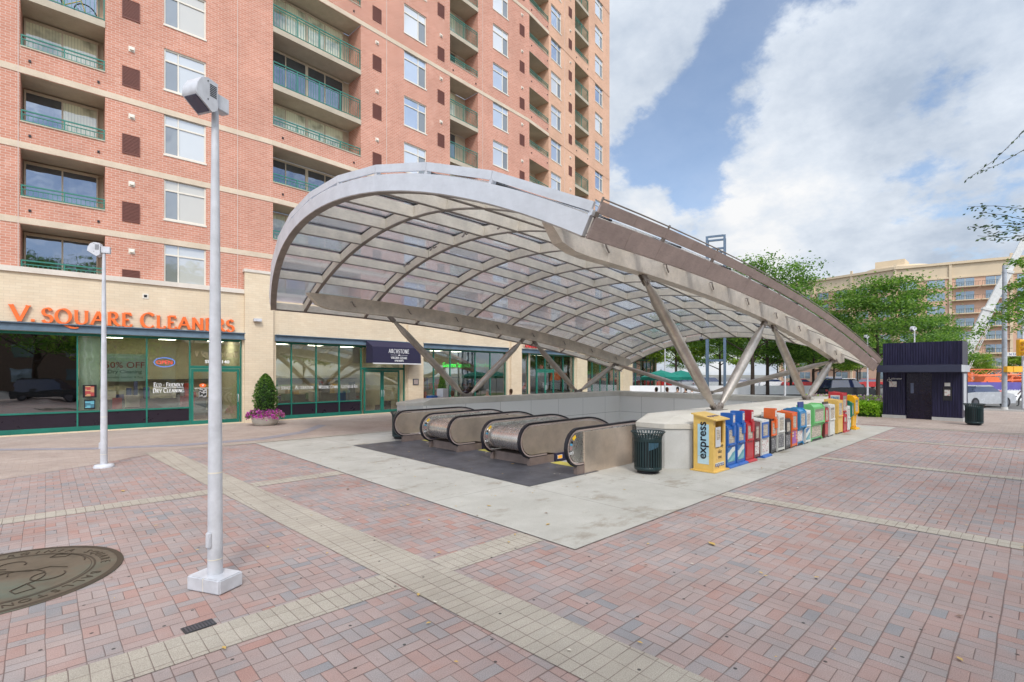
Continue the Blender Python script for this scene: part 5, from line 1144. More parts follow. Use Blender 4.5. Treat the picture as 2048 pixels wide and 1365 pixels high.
def topiary(label, loc, h, r, prof, flowers=True, planter=True, z0=.45):
    t = thing('potted_shrub', label, 'potted shrub', loc); rr = random.Random(int(loc[0] * 10)); m = MB()
    for k in range(4200):
        z = rr.random() ** .9; ang = rr.uniform(0, 6.283); R_ = r * prof(z) * (1 + .07 * math.sin(ang * 5 + z * 17)) * (rr.random() ** .16) * rr.uniform(.93, 1.05)
        leaf(m, Vector((R_ * math.cos(ang), R_ * math.sin(ang), z0 + z * h)), rr.uniform(.04, .075), rr, 0, .62)
    m.build('foliage', L1_, t); m = MB(); m.lathe([(r * prof(z / 8) * .72 + .01, z0 + .02 + h * .96 * z / 8) for z in range(9)], n=16); m.build('inner_branches', plain('shrub_core', (0.012, 0.03, 0.008), .9), t)
    if planter: m = MB(); m.lathe([(.30, .0), (.34, .02), (.42, .14), (.45, .28), (.44, .33), (.40, .33), (.39, .30)], n=40); m.build('planter', M['granite_cap'], t)
    if flowers:
        m = MB()
        for k in range(1500):
            a = rr.uniform(0, 6.283); q = .20 + .42 * rr.random() ** .6; z = .36 + .22 * (1 - (q / .66) ** 2) + rr.gauss(0, .035) - (.10 if q > .5 else 0) * rr.random(); leaf(m, Vector((q * math.cos(a), q * math.sin(a), z)), rr.uniform(.05, .085), rr, 0 if rr.random() < .72 else 1, .9)
        m.build('petunias', [PET, L1_], t)
    return t
tp = topiary('egg shaped clipped green shrub in a round stone planter ringed with magenta petunias', AT(531, 21.2), 1.42, .40, lambda z: max(.05, (math.sin(math.pi * min(1, (z * .93 + .07) ** .75)) ** .62)))
tp.scale = (1.22, 1.22, 1.18)
topiary('narrow cone shaped green shrub behind the left strut of the canopy', FP(1, 9.3, -1.0, 0), 2.1, .42, lambda z: max(.04, (1 - z) ** .75), z0=.3)
# hedge with flower bed
t = thing('hedge', 'bright lime green low hedge left of the dark kiosk', 'hedge', (31.2, 6.9, 0)); rr = random.Random(5); m = MB()
for k in range(9000):
    x, y, z = rr.uniform(-.8, .9), rr.uniform(-1.4, 1.55), rr.random() ** .4 * .72
    if rr.random() < .75:
        f_ = rr.randrange(3)
        if f_ == 0: x = -.8
        elif f_ == 1: z = .72
        else: y = rr.choice([-1.4, 1.5])
    x += rr.gauss(0, .05); y += rr.gauss(0, .05); z += rr.gauss(0, .04) - .12 * (abs(y) / 1.5) ** 4; leaf(m, Vector((x, y, max(.02, z))), rr.uniform(.06, .12), rr, 0, .6)
m.build('foliage', L4_, t); m = MB(); m.box(-.68, .8, -1.3, 1.4, .0, .62); m.build('inner_branches', plain('hedge_core', (0.03, 0.08, 0.01), .9), t)
t = thing('flower_bed', 'bed of pale pink and mauve flowers behind the lime green hedge', 'flowers', (33.3, 7.6, 0)); m = MB()
for k in range(3500): leaf(m, Vector((rr.uniform(-.9, .8), rr.uniform(-2, 2), .55 + rr.uniform(-.3, .45))), rr.uniform(.07, .13), rr, 0 if rr.random() < .55 else 1, .8)
m.build('blossom', [plain('pale_flower', (0.50, 0.33, 0.42), .8), L4_], t); m = MB(); m.box(-.9, .8, -2, 2, 0, .4); m.build('soil', M['soil'], t)

def crown_tree(seed, h, cr, leafm, trunk_h, n=9000, ls=.20, flat=1.0, lean=0.0):
    """returns (trunk MB, crown MB): limbs with leaf clusters hung along their outer parts"""
    r = random.Random(seed); tr = MB(); cm = MB(); r0 = .012 * h + .05
    top = Vector((lean * h, 0, h * .80)); main = [Vector((0, 0, 0)), Vector((.0, 0, trunk_h * .6)), Vector((lean * .3 * h, r.uniform(-.1, .1), trunk_h)), Vector((lean * .6 * h, r.uniform(-.2, .2), (trunk_h + h * .8) / 2)), top]
    tr.tube(main, [r0, r0 * .85, r0 * .8, r0 * .45, r0 * .12], 9); tips = []
    nl = 13
    for k in range(nl):
        f = (k + .5) / nl; z = trunk_h + (h * .82 - trunk_h) * f; a = k * 2.4 + r.uniform(-.3, .3)
        L = cr * (1.0 - .55 * f ** 1.6) * r.uniform(.75, 1.08); rise = (.35 + .5 * f) * L * flat
        b = Vector((lean * z, 0, z)); p = [b, b + Vector((math.cos(a) * L * .35, math.sin(a) * L * .35, rise * .45)), b + Vector((math.cos(a + .1) * L * .7, math.sin(a + .1) * L * .7, rise * .8)), b + Vector((math.cos(a + .15) * L, math.sin(a + .15) * L, rise))]
        q = r0 * (.42 - .2 * f); tr.tube(p, [q, q * .6, q * .35, q * .1], 6)
        for s in range(5):
            t_ = .35 + .6 * s / 5; i = min(2, int(t_ * 3)); c = p[i].lerp(p[i + 1], t_ * 3 - i); aa = a + r.choice([-1, 1]) * r.uniform(.5, 1.2); l2 = L * r.uniform(.28, .5)
            e = c + Vector((math.cos(aa) * l2, math.sin(aa) * l2, l2 * r.uniform(-.05, .5))); tr.tube([c, c.lerp(e, .5) + Vector((0, 0, .05 * l2)), e], [q * .28, q * .18, q * .06], 4); tips += [(c.lerp(e, .55), .8), (e, 1.0)]
        tips.append((p[3], 1.0)); tips.append((p[2], .8))
    tips.append((top + Vector((0, 0, h * .1)), 1)); per = max(6, n // len(tips))
    for (c, w) in tips:
        sx = cr * .145 * r.uniform(.6, 1.4); sz = sx * .38
        for k in range(int(per * r.uniform(.6, 1.3) * w)):
            leaf(cm, c + Vector((r.gauss(0, sx), r.gauss(0, sx), r.gauss(0, sz) + .05)), ls * r.uniform(.6, 1.3), r, 0, .5)
    return tr, cm
def tree(label, loc, seed, h, cr, leafm, trunk_h, rz=0, name='street_tree', group='trees beyond the canopy', **kw):
    t = thing(name, label, 'tree', loc, rz, group); a, b = crown_tree(seed, h, cr, leafm, trunk_h, **kw); a.build('trunk', M['bark'], t); b.build('crown', leafm, t); return t
T1 = tree('bushy yellow-green street tree behind the green umbrellas', AT(1352, 52), 11, 8.8, 3.6, L3_, 2.6, n=16000, ls=.27)
T2 = tree('dark limbed street tree left of the steel frame tower gap, seen between the near struts', AT(1505, 49), 12, 13.6, 5.8, L2_, 2.9, n=19000, ls=.28)
T3 = tree('wide spreading tree with airy layered branches beside the dark kiosk', AT(1756, 42), 13, 10.4, 5.2, L2_, 2.6, n=26000, ls=.23, flat=.7)
T2['label'] = 'tall dark limbed street tree behind the two nearest right struts'
for i, (src, x, d, sc, lab) in enumerate([(T1, 1275, 60, .85, 'small yellow-green tree just right of the corner shop'), (T2, 1440, 62, .84, 'street tree behind the blue steel tower'), (T2, 1582, 54, .78, 'slim street tree on the grass behind the white banner fence'), (T3, 1627, 50, .85, 'street tree behind the far V of struts'), (T1, 1668, 60, .8, 'yellow-green tree beyond the red newspaper box'), (T1, 1715, 66, .9, 'tree behind the tip of the canopy roof'),
                                          (T3, 1850, 50, .80, 'tree standing right behind the dark elevator kiosk'), (T1, 1955, 80, .62, 'small round tree before the far block, right of the crane boom foot'), (T1, 2040, 84, .66, 'small round tree by the far block at the right edge of the picture'), (T2, 1535, 51, .92, 'second trunk in the pair of dark street trees behind the right struts'),
      (T1, 1300, 92, 1.1, 'distant tree across the street above the green umbrellas'), (T2, 1385, 96, .8, 'distant tree across the street left of the steel tower'), (T1, 1475, 90, 1.15, 'distant tree across the street between the two near struts'), (T2, 1555, 95, .75, 'distant tree across the street behind the white light pole'), (T1, 1640, 92, 1.1, 'distant tree across the street behind the far pair of struts'), (T2, 1720, 98, .72, 'distant tree across the street behind the canopy tip')]):
    dup(src, AT(x, d), 1.3 * i + .4, lab, scale=sc)
# overhanging branches of a tree that stands outside the picture on the right
def hanging(label, root, tips, ls, n, lm, spread, group=None, r0=.05, trunk_loc=None):
    t = thing('overhanging_tree', label, 'tree', trunk_loc or (root[0], root[1], 0)); o = Vector(t.location); tr = MB(); cm = MB(); r = random.Random(int(root[0] * 7))
    b = Vector(root) - o; tr.tube([(0, 0, 0), b * .6 + Vector((0, 0, b.z * .25)), b], [r0 * 3.2, r0 * 2.4, r0 * 1.2], 8)
    for tp in tips:
        e = Vector(tp) - o; mid = b.lerp(e, .5) + Vector((0, 0, .08 * (e - b).length)); P = [b, b.lerp(mid, .6), mid, mid.lerp(e, .55) , e]; tr.tube(P, [r0, r0 * .7, r0 * .45, r0 * .25, r0 * .08], 5)
        for k in range(n):
            f = .30 + .72 * r.random() ** .8; seg = min(3.999, f * 4); i = min(3, int(seg)); c = P[i].lerp(P[i + 1], min(1, seg - i))
            leaf(cm, c + Vector((r.gauss(0, spread), r.gauss(0, spread), r.gauss(0, spread * .4) - spread * .3)), ls * r.uniform(.7, 1.3), r, 0, .42)
    tr.build('trunk', M['bark'], t); cm.build('crown', lm, t); return t
def PT(x, y, d): v = AT(x, d); return (v[0], v[1], 2.2 + (748 - y) * d / 990)
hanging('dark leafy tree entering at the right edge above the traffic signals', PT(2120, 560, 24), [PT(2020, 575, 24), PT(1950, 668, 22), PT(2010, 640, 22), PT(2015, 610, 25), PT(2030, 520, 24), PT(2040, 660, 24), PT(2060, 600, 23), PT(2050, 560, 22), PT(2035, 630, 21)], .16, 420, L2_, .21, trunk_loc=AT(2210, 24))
nt = thing('overhanging_tree', 'near tree whose drooping twigs hang into the sky at the upper right edge', 'tree', AT(2330, 9)); o_ = Vector(nt.location); tr = MB(); cm = MB(); r = random.Random(3)
hub = Vector(PT(2260, 240, 8)) - o_; tr.tube([(0, 0, 0), (0, 0, 3.0), hub], [.14, .11, .05], 8)
def twig(pts, n, ls, drop, w):
    P = [hub] + [Vector(PT(*p)) - o_ for p in pts]; tr.tube(P, [.02] + [.006 - .004 * i / len(pts) for i in range(len(pts))], 5)
    for k in range(n):
        f = k / n * (len(pts) - 1); i = int(f); c = (P[1 + i]).lerp(P[2 + i], f - i) if i < len(pts) - 1 else P[-1]
        d = (P[min(i + 2, len(P) - 1)] - P[i + 1]).normalized(); dv = (d + Vector((0, 0, -.55 if k % 2 else .1)) + Vector((r.gauss(0, .2),) * 3)).normalized()
        q = c + dv * ls * .5 + Vector((r.gauss(0, w), r.gauss(0, w), r.gauss(0, w * .6) - drop)); leaf(cm, q, ls * r.uniform(.7, 1.2), r, 0, .42, dv)
twig([(2120, 210, 8), (2048, 262, 8), (1990, 320, 8), (1930, 362, 8)], 34, .075, 0, .012)
twig([(2120, 270, 8), (2048, 300, 8), (2000, 328, 8), (1960, 345, 8)], 22, .06, 0, .01)
for q in [[(2140, 400, 9), (2048, 418, 9), (1990, 412, 9), (1936, 414, 9)], [(2140, 420, 9), (2048, 440, 9), (2005, 430, 9), (1960, 425, 9)], [(2140, 430, 9), (2048, 450, 9), (1995, 452, 9), (1940, 454, 9)], [(2140, 440, 9), (2060, 470, 9), (2010, 476, 9), (1955, 472, 9)], [(2120, 440, 9), (2070, 455, 9), (2020, 462, 9), (1985, 468, 9)]]: twig(q, 70, .085, .03, .05)
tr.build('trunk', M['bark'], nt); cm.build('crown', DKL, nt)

# ------------------------------------------------------------------ blue-grey steel tower
t = thing('steel_tower', 'slender blue-grey square steel frame tower rising behind the canopy', 'tower', AT(1432, 32), R(22)); m = MB(); a = .52; H_ = 11.0
for x in (-a, a):
    for y in (-a, a): m.box(x - .07, x + .07, y - .07, y + .07, 0, H_)
m.build('post', plain('tower_paint', (0.11, 0.17, 0.25), .5, var=.2), t); m = MB()
for z in (3.1, 6.6, 10.2, H_):
    for s in (-a, a): m.box(-a + .071, a - .071, s - .045, s + .045, z - .10, z + .02); m.box(s - .045, s + .045, -a + .071, a - .071, z - .10, z + .02)
m.build('cross_beam', MATS['tower_paint'], t)

# ------------------------------------------------------------------ far apartment block
fb = thing('far_apartment_block', 'wide eight storey beige and peach apartment block with balconies beyond the street', 'building', (0, 0, 0))
pR = AT(2230, 99); pL = AT(1790, 118); pL2 = AT(1560, 142)
M['peach'] = plain('peach_render', (0.60, 0.38, 0.27), .85, var=.1, scale=.3); M['beige'] = plain('beige_render', (0.62, 0.50, 0.35), .85, var=.1, scale=.3); M['farwin'] = winmat('far_window', (0.16, 0.20, 0.20), .18)
def farwing(pa, pb, H8, key, flip=False):
    v = Vector(pb) - Vector(pa); L = v.length; ang = math.atan2(v.y, v.x); m = MB(); SH = 3.0
    m.box(0, L, 0, 14, 0, H8 - 3, 0); m.box(0, L, .0005, 14, H8 - 2.999, H8, 1); m.box(-.3, L + .3, -.45, 14.2, H8 - .001, H8 + .55, 1); m.box(-.1, L + .1, -.25, -.001, H8 - 3.2, H8 - 2.85, 1); m.box(-.1, L + .1, -.2, -.001, 5.6, 5.9, 1)
    o = m.build('wall', [M['peach'], M['beige']], fb, tuple(pa), ang); nb = int(L / 4.4); bw = L / nb; fl = int((H8 - .6) // SH)
    w = MB(); pil = MB()
    for c in range(nb):
        x0 = c * bw; bal = c % 5 in (2, 3)
        if c % 2 == 0: pil.box(x0 - .25, x0 + .25, -.3, -.001, 0, H8 + (1.3 if c % 4 == 0 else 0))
        for k in range(fl):
            z = .9 + k * SH
            w = MB(); w.box(x0 + .95, x0 + bw - .95, -.05, .02, z, z + 1.75, 0); w.box(x0 + .85, x0 + bw - .85, -.09, -.051, z - .12, z - .02, 1); w.box(x0 + bw / 2 - .05, x0 + bw / 2 + .05, -.07, -.0501, z, z + 1.75, 1); w.build('window', [M['farwin'], M['beige']], o) if WC[0] < 98 else FW.append((o, w))
            WC[0] += 1
            if bal and k > 0:
                q = MB(); q.box(x0 + .1, x0 + bw - .1, -1.3, -.002, z - .35, z - .15, 1)
                for s in range(12): q.box(x0 + .15 + (bw - .3) * s / 12, x0 + .19 + (bw - .3) * s / 12, -1.28, -1.24, z - .149, z + .75, 0)
                q.box(x0 + .1, x0 + bw - .1, -1.3, -1.22, z + .75, z + .81, 0); q.build('balcony', [M['darkmetal'], M['beige']], o)
    pil.build('pilaster', M['beige'], o)
WC = [0]; FW = []
farwing(pL, pR, 27.0, 0); farwing(pL2, pL, 27.0, 0)
mm = MB()
for o, w in FW: 
    # the remaining small windows of the far wing in one mesh, placed in the block's frame
    mt = Matrix.Translation(o.location) @ Matrix.Rotation(o.rotation_euler.z, 4, 'Z'); base = len(mm.v); mm.v += [tuple(mt @ Vector(v)) for v in w.v]; mm.f += [[i + base for i in f] for f in w.f]; mm.mi += w.mi; mm.sm += w.sm
if mm.f: mm.build('window', [M['farwin'], M['beige']], fb)['kind'] = 'stuff'
m = MB(); c = Vector(pL); dc = AT(1797, 127); m.lathe([(6.6, 24), (6.6, 28.2), (7.0, 28.2), (7.0, 28.9), (.1, 29.0)], dc[0], dc[1], 32); m.box(dc[0] - 5, dc[0] + 1, dc[1] - 2, dc[1] + 4, 28.9, 30.6); m.build('corner_tower', M['beige'], fb)

# ------------------------------------------------------------------ vehicles
def car(label, loc, rz, paint, suv=False, scale=1.0, group='cars parked beyond the plaza'):
    t = thing('parked_car', label, 'car', loc, rz, group); L = 4.5; Wd = 1.78; H = 1.72 if suv else 1.43; m = MB()
    lo = [(-2.2, .32), (-2.25, .62), (-2.15, .88), (-1.2, .95), (1.1 if not suv else 1.3, .95), (2.05, .80), (2.25, .60), (2.2, .32)]; bz = .95
    n = len(lo)
    def sec(pts, y): return [(x, y, z) for x, z in pts]
    ins = [(x * .985, z) for x, z in lo]; vs = sec(ins, -Wd / 2 + .04) + sec(lo, -Wd / 2 + .12) + sec(lo, Wd / 2 - .12) + sec(ins, Wd / 2 - .04); 
    m.prism(lo, 1, -Wd / 2, Wd / 2); body = m.build('body', paint, t, bevel=.07)
    cab = [(-2.0 if suv else -1.55, bz - .02), (-1.75 if suv else -.95, H - .06), (-1.5 if suv else -.75, H), (.25, H), (.5, H - .05), (1.25, bz - .02)]
    g = MB(); vs = []
    for y, k in ((-Wd / 2 + .06, 1), (Wd / 2 - .06, -1)): vs += [(x, y + (.16 * k if z > 1.1 else 0), z) for x, z in cab]
    q = len(cab); g.add(vs, [tuple(range(q)), tuple(range(2 * q - 1, q - 1, -1))] + [(i, (i + 1) % q, (i + 1) % q + q, i + q) for i in range(q)]); g.build('windows', M['darkwin2'], t, bevel=.03)
    r = MB(); r.prism([(cab[1][0] + .05, H - .05), (cab[2][0], H + .012), (.25, H + .012), (.48, H - .05)], 1, -Wd / 2 + .19, Wd / 2 - .19); r.build('roof', paint, t, bevel=.02)
    for x in (-1.38, 1.4):
        for y in (-Wd / 2 + .08, Wd / 2 - .08):
            w = MB(); w.tube([(x, y - .11, .33), (x, y + .11, .33)], .33, 20); ww = w.build('wheel', M['black'], t); w = MB(); w.tube([(x, y - .118, .33), (x, y + .118, .33)], .20, 12); w.build('rim', M['plate'], ww)
    for y in (-.65, .65):
        w = MB(); w.box(2.17, 2.235, y - .16, y + .16, .62, .74); w.build('headlight', M['ink_w'], t); w = MB(); w.box(-2.235, -2.17, y - .16, y + .16, .66, .82); w.build('tail_light', K['red'], t)
    return t
pw = C_('car_white', (.72, .73, .75), .25); ps = C_('car_silver', (.45, .47, .50), .25); pr = C_('car_red', (.45, .03, .03), .25); pk = C_('car_black', (.02, .025, .03), .2)
face = R(-43.3)
c1 = car('white sedan parked in the car park beyond the white fence', AT(1480, 74), face, pw)
cars = [c1, car('silver hatchback parked beyond the white fence', AT(1420, 74), face, ps, True), car('red car parked beyond the white fence behind the far struts', AT(1600, 73), face, pr)]
for i, (x, d, s, lab) in enumerate([(1545, 75, 0, 'white car parked behind the trunk of the slim street tree'), (1655, 76, 1, 'silver car parked beyond the red newspaper box'), (1700, 77, 0, 'white car parked beyond the hedge'), (1735, 75, 2, 'red car parked beyond the light pole at the hedge'), (1370, 76, 1, 'silver car parked behind the umbrellas'), (1310, 75, 2, 'red car parked beside the corner shop')]):
    dup(cars[s], AT(x, d), face + (math.pi if i % 2 else 0), lab)
car('dark sport utility vehicle driving past behind the newspaper boxes', AT(1690, 44), face + .1, pk, True, group='cars driving on the street')
car('dark car standing behind the camera, mirrored in the leftmost shop pane', (-1.5, -6.5, 0), .2, pk, True, group='cars behind the camera')
car('silver coupe driving on the street right of the dark kiosk', AT(1950, 33), face + .25, ps, group='cars driving on the street')
# construction things beyond the street
def local(name, label, cat, x, d, parts, group=None, rz=face):
    t = thing(name, label, cat, AT(x, d), rz, group)
    for nm, mb, mt in parts: mb.build(nm, mt, t)
    return t
po = C_('orange_steel', (0.80, 0.17, 0.05)); fabric = plain('white_banner_fabric', (0.80, 0.80, 0.82), .8, var=.06)
m = MB(); m.box(-13, 13, -.02, .02, .08, .98); m2 = MB()
for k in range(14): m2.box(-13 + 2 * k - .03, -13 + 2 * k + .03, .022, .08, 0, 1.05)
a = AT(1470, 51); local('banner_fence', 'long low fence hung with plain white fabric beyond the canopy', 'fence', 1470, 51, [('fabric', m, fabric), ('fence_post', m2, M['darkmetal'])])
pf = plain('purple_fence_fabric', (0.13, 0.11, 0.38), .8, var=.35, scale=.8); m = MB(); m.box(-9, 9, -.02, .02, .45, 1.42); m2 = MB()
for k in range(10): m2.box(-9 + 2 * k - .03, -9 + 2 * k + .03, .022, .08, 0, 1.5)
t = local('banner_fence', 'purple printed construction fence banner with white lettering right of the kiosk', 'fence', 2040, 46, [('fabric', m, pf), ('fence_post', m2, M['darkmetal'])])
text_obj('lettering', 'CLARK BUILDERS GROUP', .30, M['ink_w'], t, (-2.0, -.03, .52), (R(90), 0, 0), xs=1.25)
def barrier(label, x, mat):
    m = MB(); m.prism([(-.3, 0), (.3, 0), (.26, .18), (.10, .42), (.08, .82), (-.08, .82), (-.10, .42), (-.26, .18)], 0, -.98, .98); t = local('traffic_barrier', label, 'barrier', x, 41, [('shell', m, mat)], 'water filled barriers along the street')
    m = MB(); m.box(-.45, -.2, -.27, -.10, .30, .38); m.box(.2, .45, -.27, -.10, .30, .38); m.build('fork_slot', M['black'], t); return t
bw_ = C_('barrier_white', (.70, .70, .68)); bo = C_('barrier_orange', (0.80, .10, .05))
b1 = barrier('white plastic barrier nearest the dark kiosk', 1938, bw_); b2 = barrier('orange-red plastic barrier between white ones', 1985, bo); dup(b1, AT(2032, 41), face, 'white plastic barrier right of the signal pole')
# orange lattice machine parts
def truss(label, x, d, L, z, tilt=0):
    m = MB()
    for y in (-.5, .5):
        for zz in (0, .55): m.tube([(-L / 2, y, z + zz), (L / 2, y, z + zz + tilt)], .05, 6)
        n = int(L / .6)
        for k in range(n):
            a, b = -L / 2 + L * k / n, -L / 2 + L * (k + 1) / n; m.tube([(a, y, z + (0 if k % 2 else .55) + tilt * k / n), (b, y, z + (.55 if k % 2 else 0) + tilt * (k + 1) / n)], .03, 4)
    sp = []
    for xx in (-L / 2 + .4, 0, L / 2 - .4): m2 = MB(); m2.box(xx - .08, xx + .08, -.55, .55, 0, z); sp.append(('support', m2, po))
    return local('steel_truss', label, 'construction truss', x, d, [('lattice', m, po)] + sp, 'orange construction steel beyond the purple fence')
truss('orange lattice truss stacked behind the purple fence, left of the signal pole', 1960, 52, 6.5, 2.1); truss('lower orange lattice truss standing nearer the purple fence', 2000, 50, 5.5, 1.4, .2); truss('orange lattice truss at the right edge of the picture', 2065, 52, 4, 1.9)
truss('long orange truss lying in the car park behind the corner shop', 1275, 70, 7, 1.2, .3)
m = MB(); m.box(-1.6, 1.6, -.8, .8, .9, 1.7); m.prism([(-1.2, 1.7), (1.0, 1.7), (.7, 2.25), (-.9, 2.25)], 1, -.7, .7); m2 = MB(); m2.box(-1.8, 1.8, -.9, .9, .25, .89)
lm = local('construction_machine', 'squat orange construction machine behind the purple fence', 'machine', 1975, 48, [('body', m, po), ('track', m2, M['black'])]); lm.scale = (.75, .75, .85)
# crane boom
t = thing('crane', 'mobile crane with a long pale telescopic boom rising steeply to the right', 'crane', (0, 0, 0)); A0, A1 = Vector(PT(1912, 745, 62)), Vector(PT(2075, 430, 58)); d_ = (A1 - A0).normalized(); side = d_.cross(Vector((0, 0, 1))).normalized(); up_ = side.cross(d_).normalized()
for f0, f1, w_ in ((0, .42, 1.0), (.40, .66, .80), (.64, .86, .62), (.84, 1.0, .48)):
    m = MB(); P = [A0.lerp(A1, f0), A0.lerp(A1, f1)]; m.sweep(P, [side] * 2, [up_] * 2, w_, -w_ * .5, w_ * .5); m.sweep([P[1] - d_ * .3, P[1]], [side] * 2, [up_] * 2, w_ * 1.2, -w_ * .6, w_ * .6); m.build('boom_section', bw_, t)
m = MB(); 
for s_ in (-.5, .5):
    P = [A0.lerp(A1, .0) - up_ * 1.0 + side * s_, A0.lerp(A1, .34) - up_ * .75 + side * s_]; m.tube(P, .05, 5); n = 7
    for k in range(n): m.tube([P[0].lerp(P[1], k / n), (A0.lerp(A1, .34 * (k + .5) / n)) - up_ * .3 + side * s_ * .6], .03, 4)
m.build('luffing_jib', bw_, t); m = MB(); b_ = A0 - Vector((0, 0, 0)); m.box(b_.x - 1.5, b_.x + 1.5, b_.y - 1.5, b_.y + 1.5, 1.0, max(1.3, b_.z)); m.build('carrier', po, t)
# signal pole, signals, street sign
t = thing('signal_mast', 'thick weathered grey steel signal mast on a flared base at the kerb', 'pole', AT(2009, 29.2)); m = MB(); m.lathe([(.125, 0), (.12, 3), (.10, 8.6)], n=20); m.build('mast', plain('galvanised_mast', (0.36, 0.40, 0.45), .5, var=.3, scale=5), t); m = MB(); m.lathe([(.24, 0), (.22, .06), (.16, .10), (.15, .25)], n=12); m.build('base', M['granite'], t)
yl = C_('signal_yellow', (0.85, 0.45, 0.02))
def signal(label, x, y, d, horiz, rz=face):
    z = 2.2 + (748 - y) * d / 990; t = thing('traffic_signal', label, 'traffic signal', (*AT(x, d)[:2], z), rz, 'yellow traffic signals'); m = MB()
    if horiz: m.box(-.45, .45, -.12, .12, -.17, .17); m.box(-.10, -.04, -.14, -.121, -.17, .17)
    else: m.box(-.17, .17, -.12, .12, -.5, .5)
    m.build('housing', yl, t, bevel=.02)
    if not horiz:
        for q in (-.31, 0, .31): v = MB(); v.tube([(0, -.12, q), (0, -.34, q)], .13, 12); v.build('visor', yl, t)
    return t
signal('upright three lamp yellow traffic signal at the right edge', 2041, 696, 30, False); signal('yellow pedestrian signal box fixed low on the grey mast', 2026, 739, 29, True)
t = thing('street_sign', 'narrow white street name sign reading FAIRFAX DR', 'street sign', (*AT(2042, 31)[:2], 2.2 + (748 - 709) * 31 / 990), face); m = MB(); m.box(-.95, .95, -.012, .012, -.12, .12); m.build('panel', K['wht'], t); text_obj('lettering', 'N FAIRFAX DR', .2, K['navy'], t, (0, -.016, -.07), (R(90), 0, 0), xs=1.2)
t = thing('sign_post', 'white post carrying the street name sign at the right edge', 'pole', AT(2046, 31.3)); m = MB(); m.lathe([(.07, 0), (.065, 6.5)], n=12); m.build('post', M['white'], t)

# ------------------------------------------------------------------ umbrellas, tables, people
ug = plain('green_umbrella_canvas', (0.0, 0.20, 0.15), .8, var=.15)
def umbrella(label, x, d, rz=0):
    t = thing('cafe_umbrella', label, 'umbrella', AT(x, d), rz, 'green cafe umbrellas'); m = MB(); n = 8; top = Vector((0, 0, 2.45)); rim = [Vector((1.35 * math.cos(2 * math.pi * k / n), 1.35 * math.sin(2 * math.pi * k / n), 1.98)) for k in range(n)]
    for k in range(n):
        a, b = rim[k], rim[(k + 1) % n]; ma, mb_ = top.lerp(a, .55) + Vector((0, 0, .05)), top.lerp(b, .55) + Vector((0, 0, .05)); m.add([top, ma, mb_], [(0, 1, 2)]); m.add([ma, a, b, mb_], [(0, 1, 2, 3)]); m.add([a, b, b - Vector((0, 0, .2)), a - Vector((0, 0, .2))], [(0, 1, 2, 3)])
    m.build('canopy', ug, t); m = MB(); m.tube([(0, 0, 0), (0, 0, 2.5)], .025, 8); m.build('pole', M['darkmetal'], t); return t
u0 = umbrella('green cafe umbrella nearest the corner shop', 1322, 33); dup(u0, AT(1362, 35), .3, 'green cafe umbrella to the right of the first, behind the white pole')
def cafe_table(label, loc):
    t = thing('cafe_table', label, 'table', loc, 0, 'cafe tables'); m = MB(); m.lathe([(.38, .72), (.38, .745)], n=20); m.build('tabletop', M['darkmetal'], t); m = MB(); m.tube([(0, 0, 0), (0, 0, .72)], .03, 8); m.lathe([(.25, 0), (.24, .03)], n=16); m.build('pedestal', M['darkmetal'], t); return t
ct = cafe_table('dark round cafe table under the green umbrella', AT(1345, 32.5)); dup(ct, AT(1375, 33.5), 0, 'dark round cafe table right of the umbrella pole'); dup(ct, (*FP(1, 12.2, -2.6, 0)[:2], 0), 0, 'dark round cafe table outside the sandwich shop')
def skin_fig(joints, edges, root=0):
    me = bpy.data.meshes.new('person_body'); me.from_pydata([j[0] for j in joints], edges, []); o = bpy.data.objects.new('tmp', me); COL.objects.link(o)
    o.modifiers.new('s', 'SKIN'); sb = o.modifiers.new('u', 'SUBSURF'); sb.levels = 1; sb.render_levels = 1
    for i, j in enumerate(joints): me.skin_vertices[0].data[i].radius = (j[1], j[1] * (j[2] if len(j) > 2 else 1)); me.skin_vertices[0].data[i].use_root = (i == root)
    r = bpy.data.meshes.new_from_object(o.evaluated_get(bpy.context.evaluated_depsgraph_get())); bpy.data.objects.remove(o); return r
skinm = plain('skin', (0.50, 0.30, 0.21), .6, var=.05); hairs = {k: plain('hair_' + k, c, .7) for k, c in dict(brown=(0.10, 0.045, 0.02), dark=(0.02, 0.015, 0.012), grey=(.3, .28, .26)).items()}
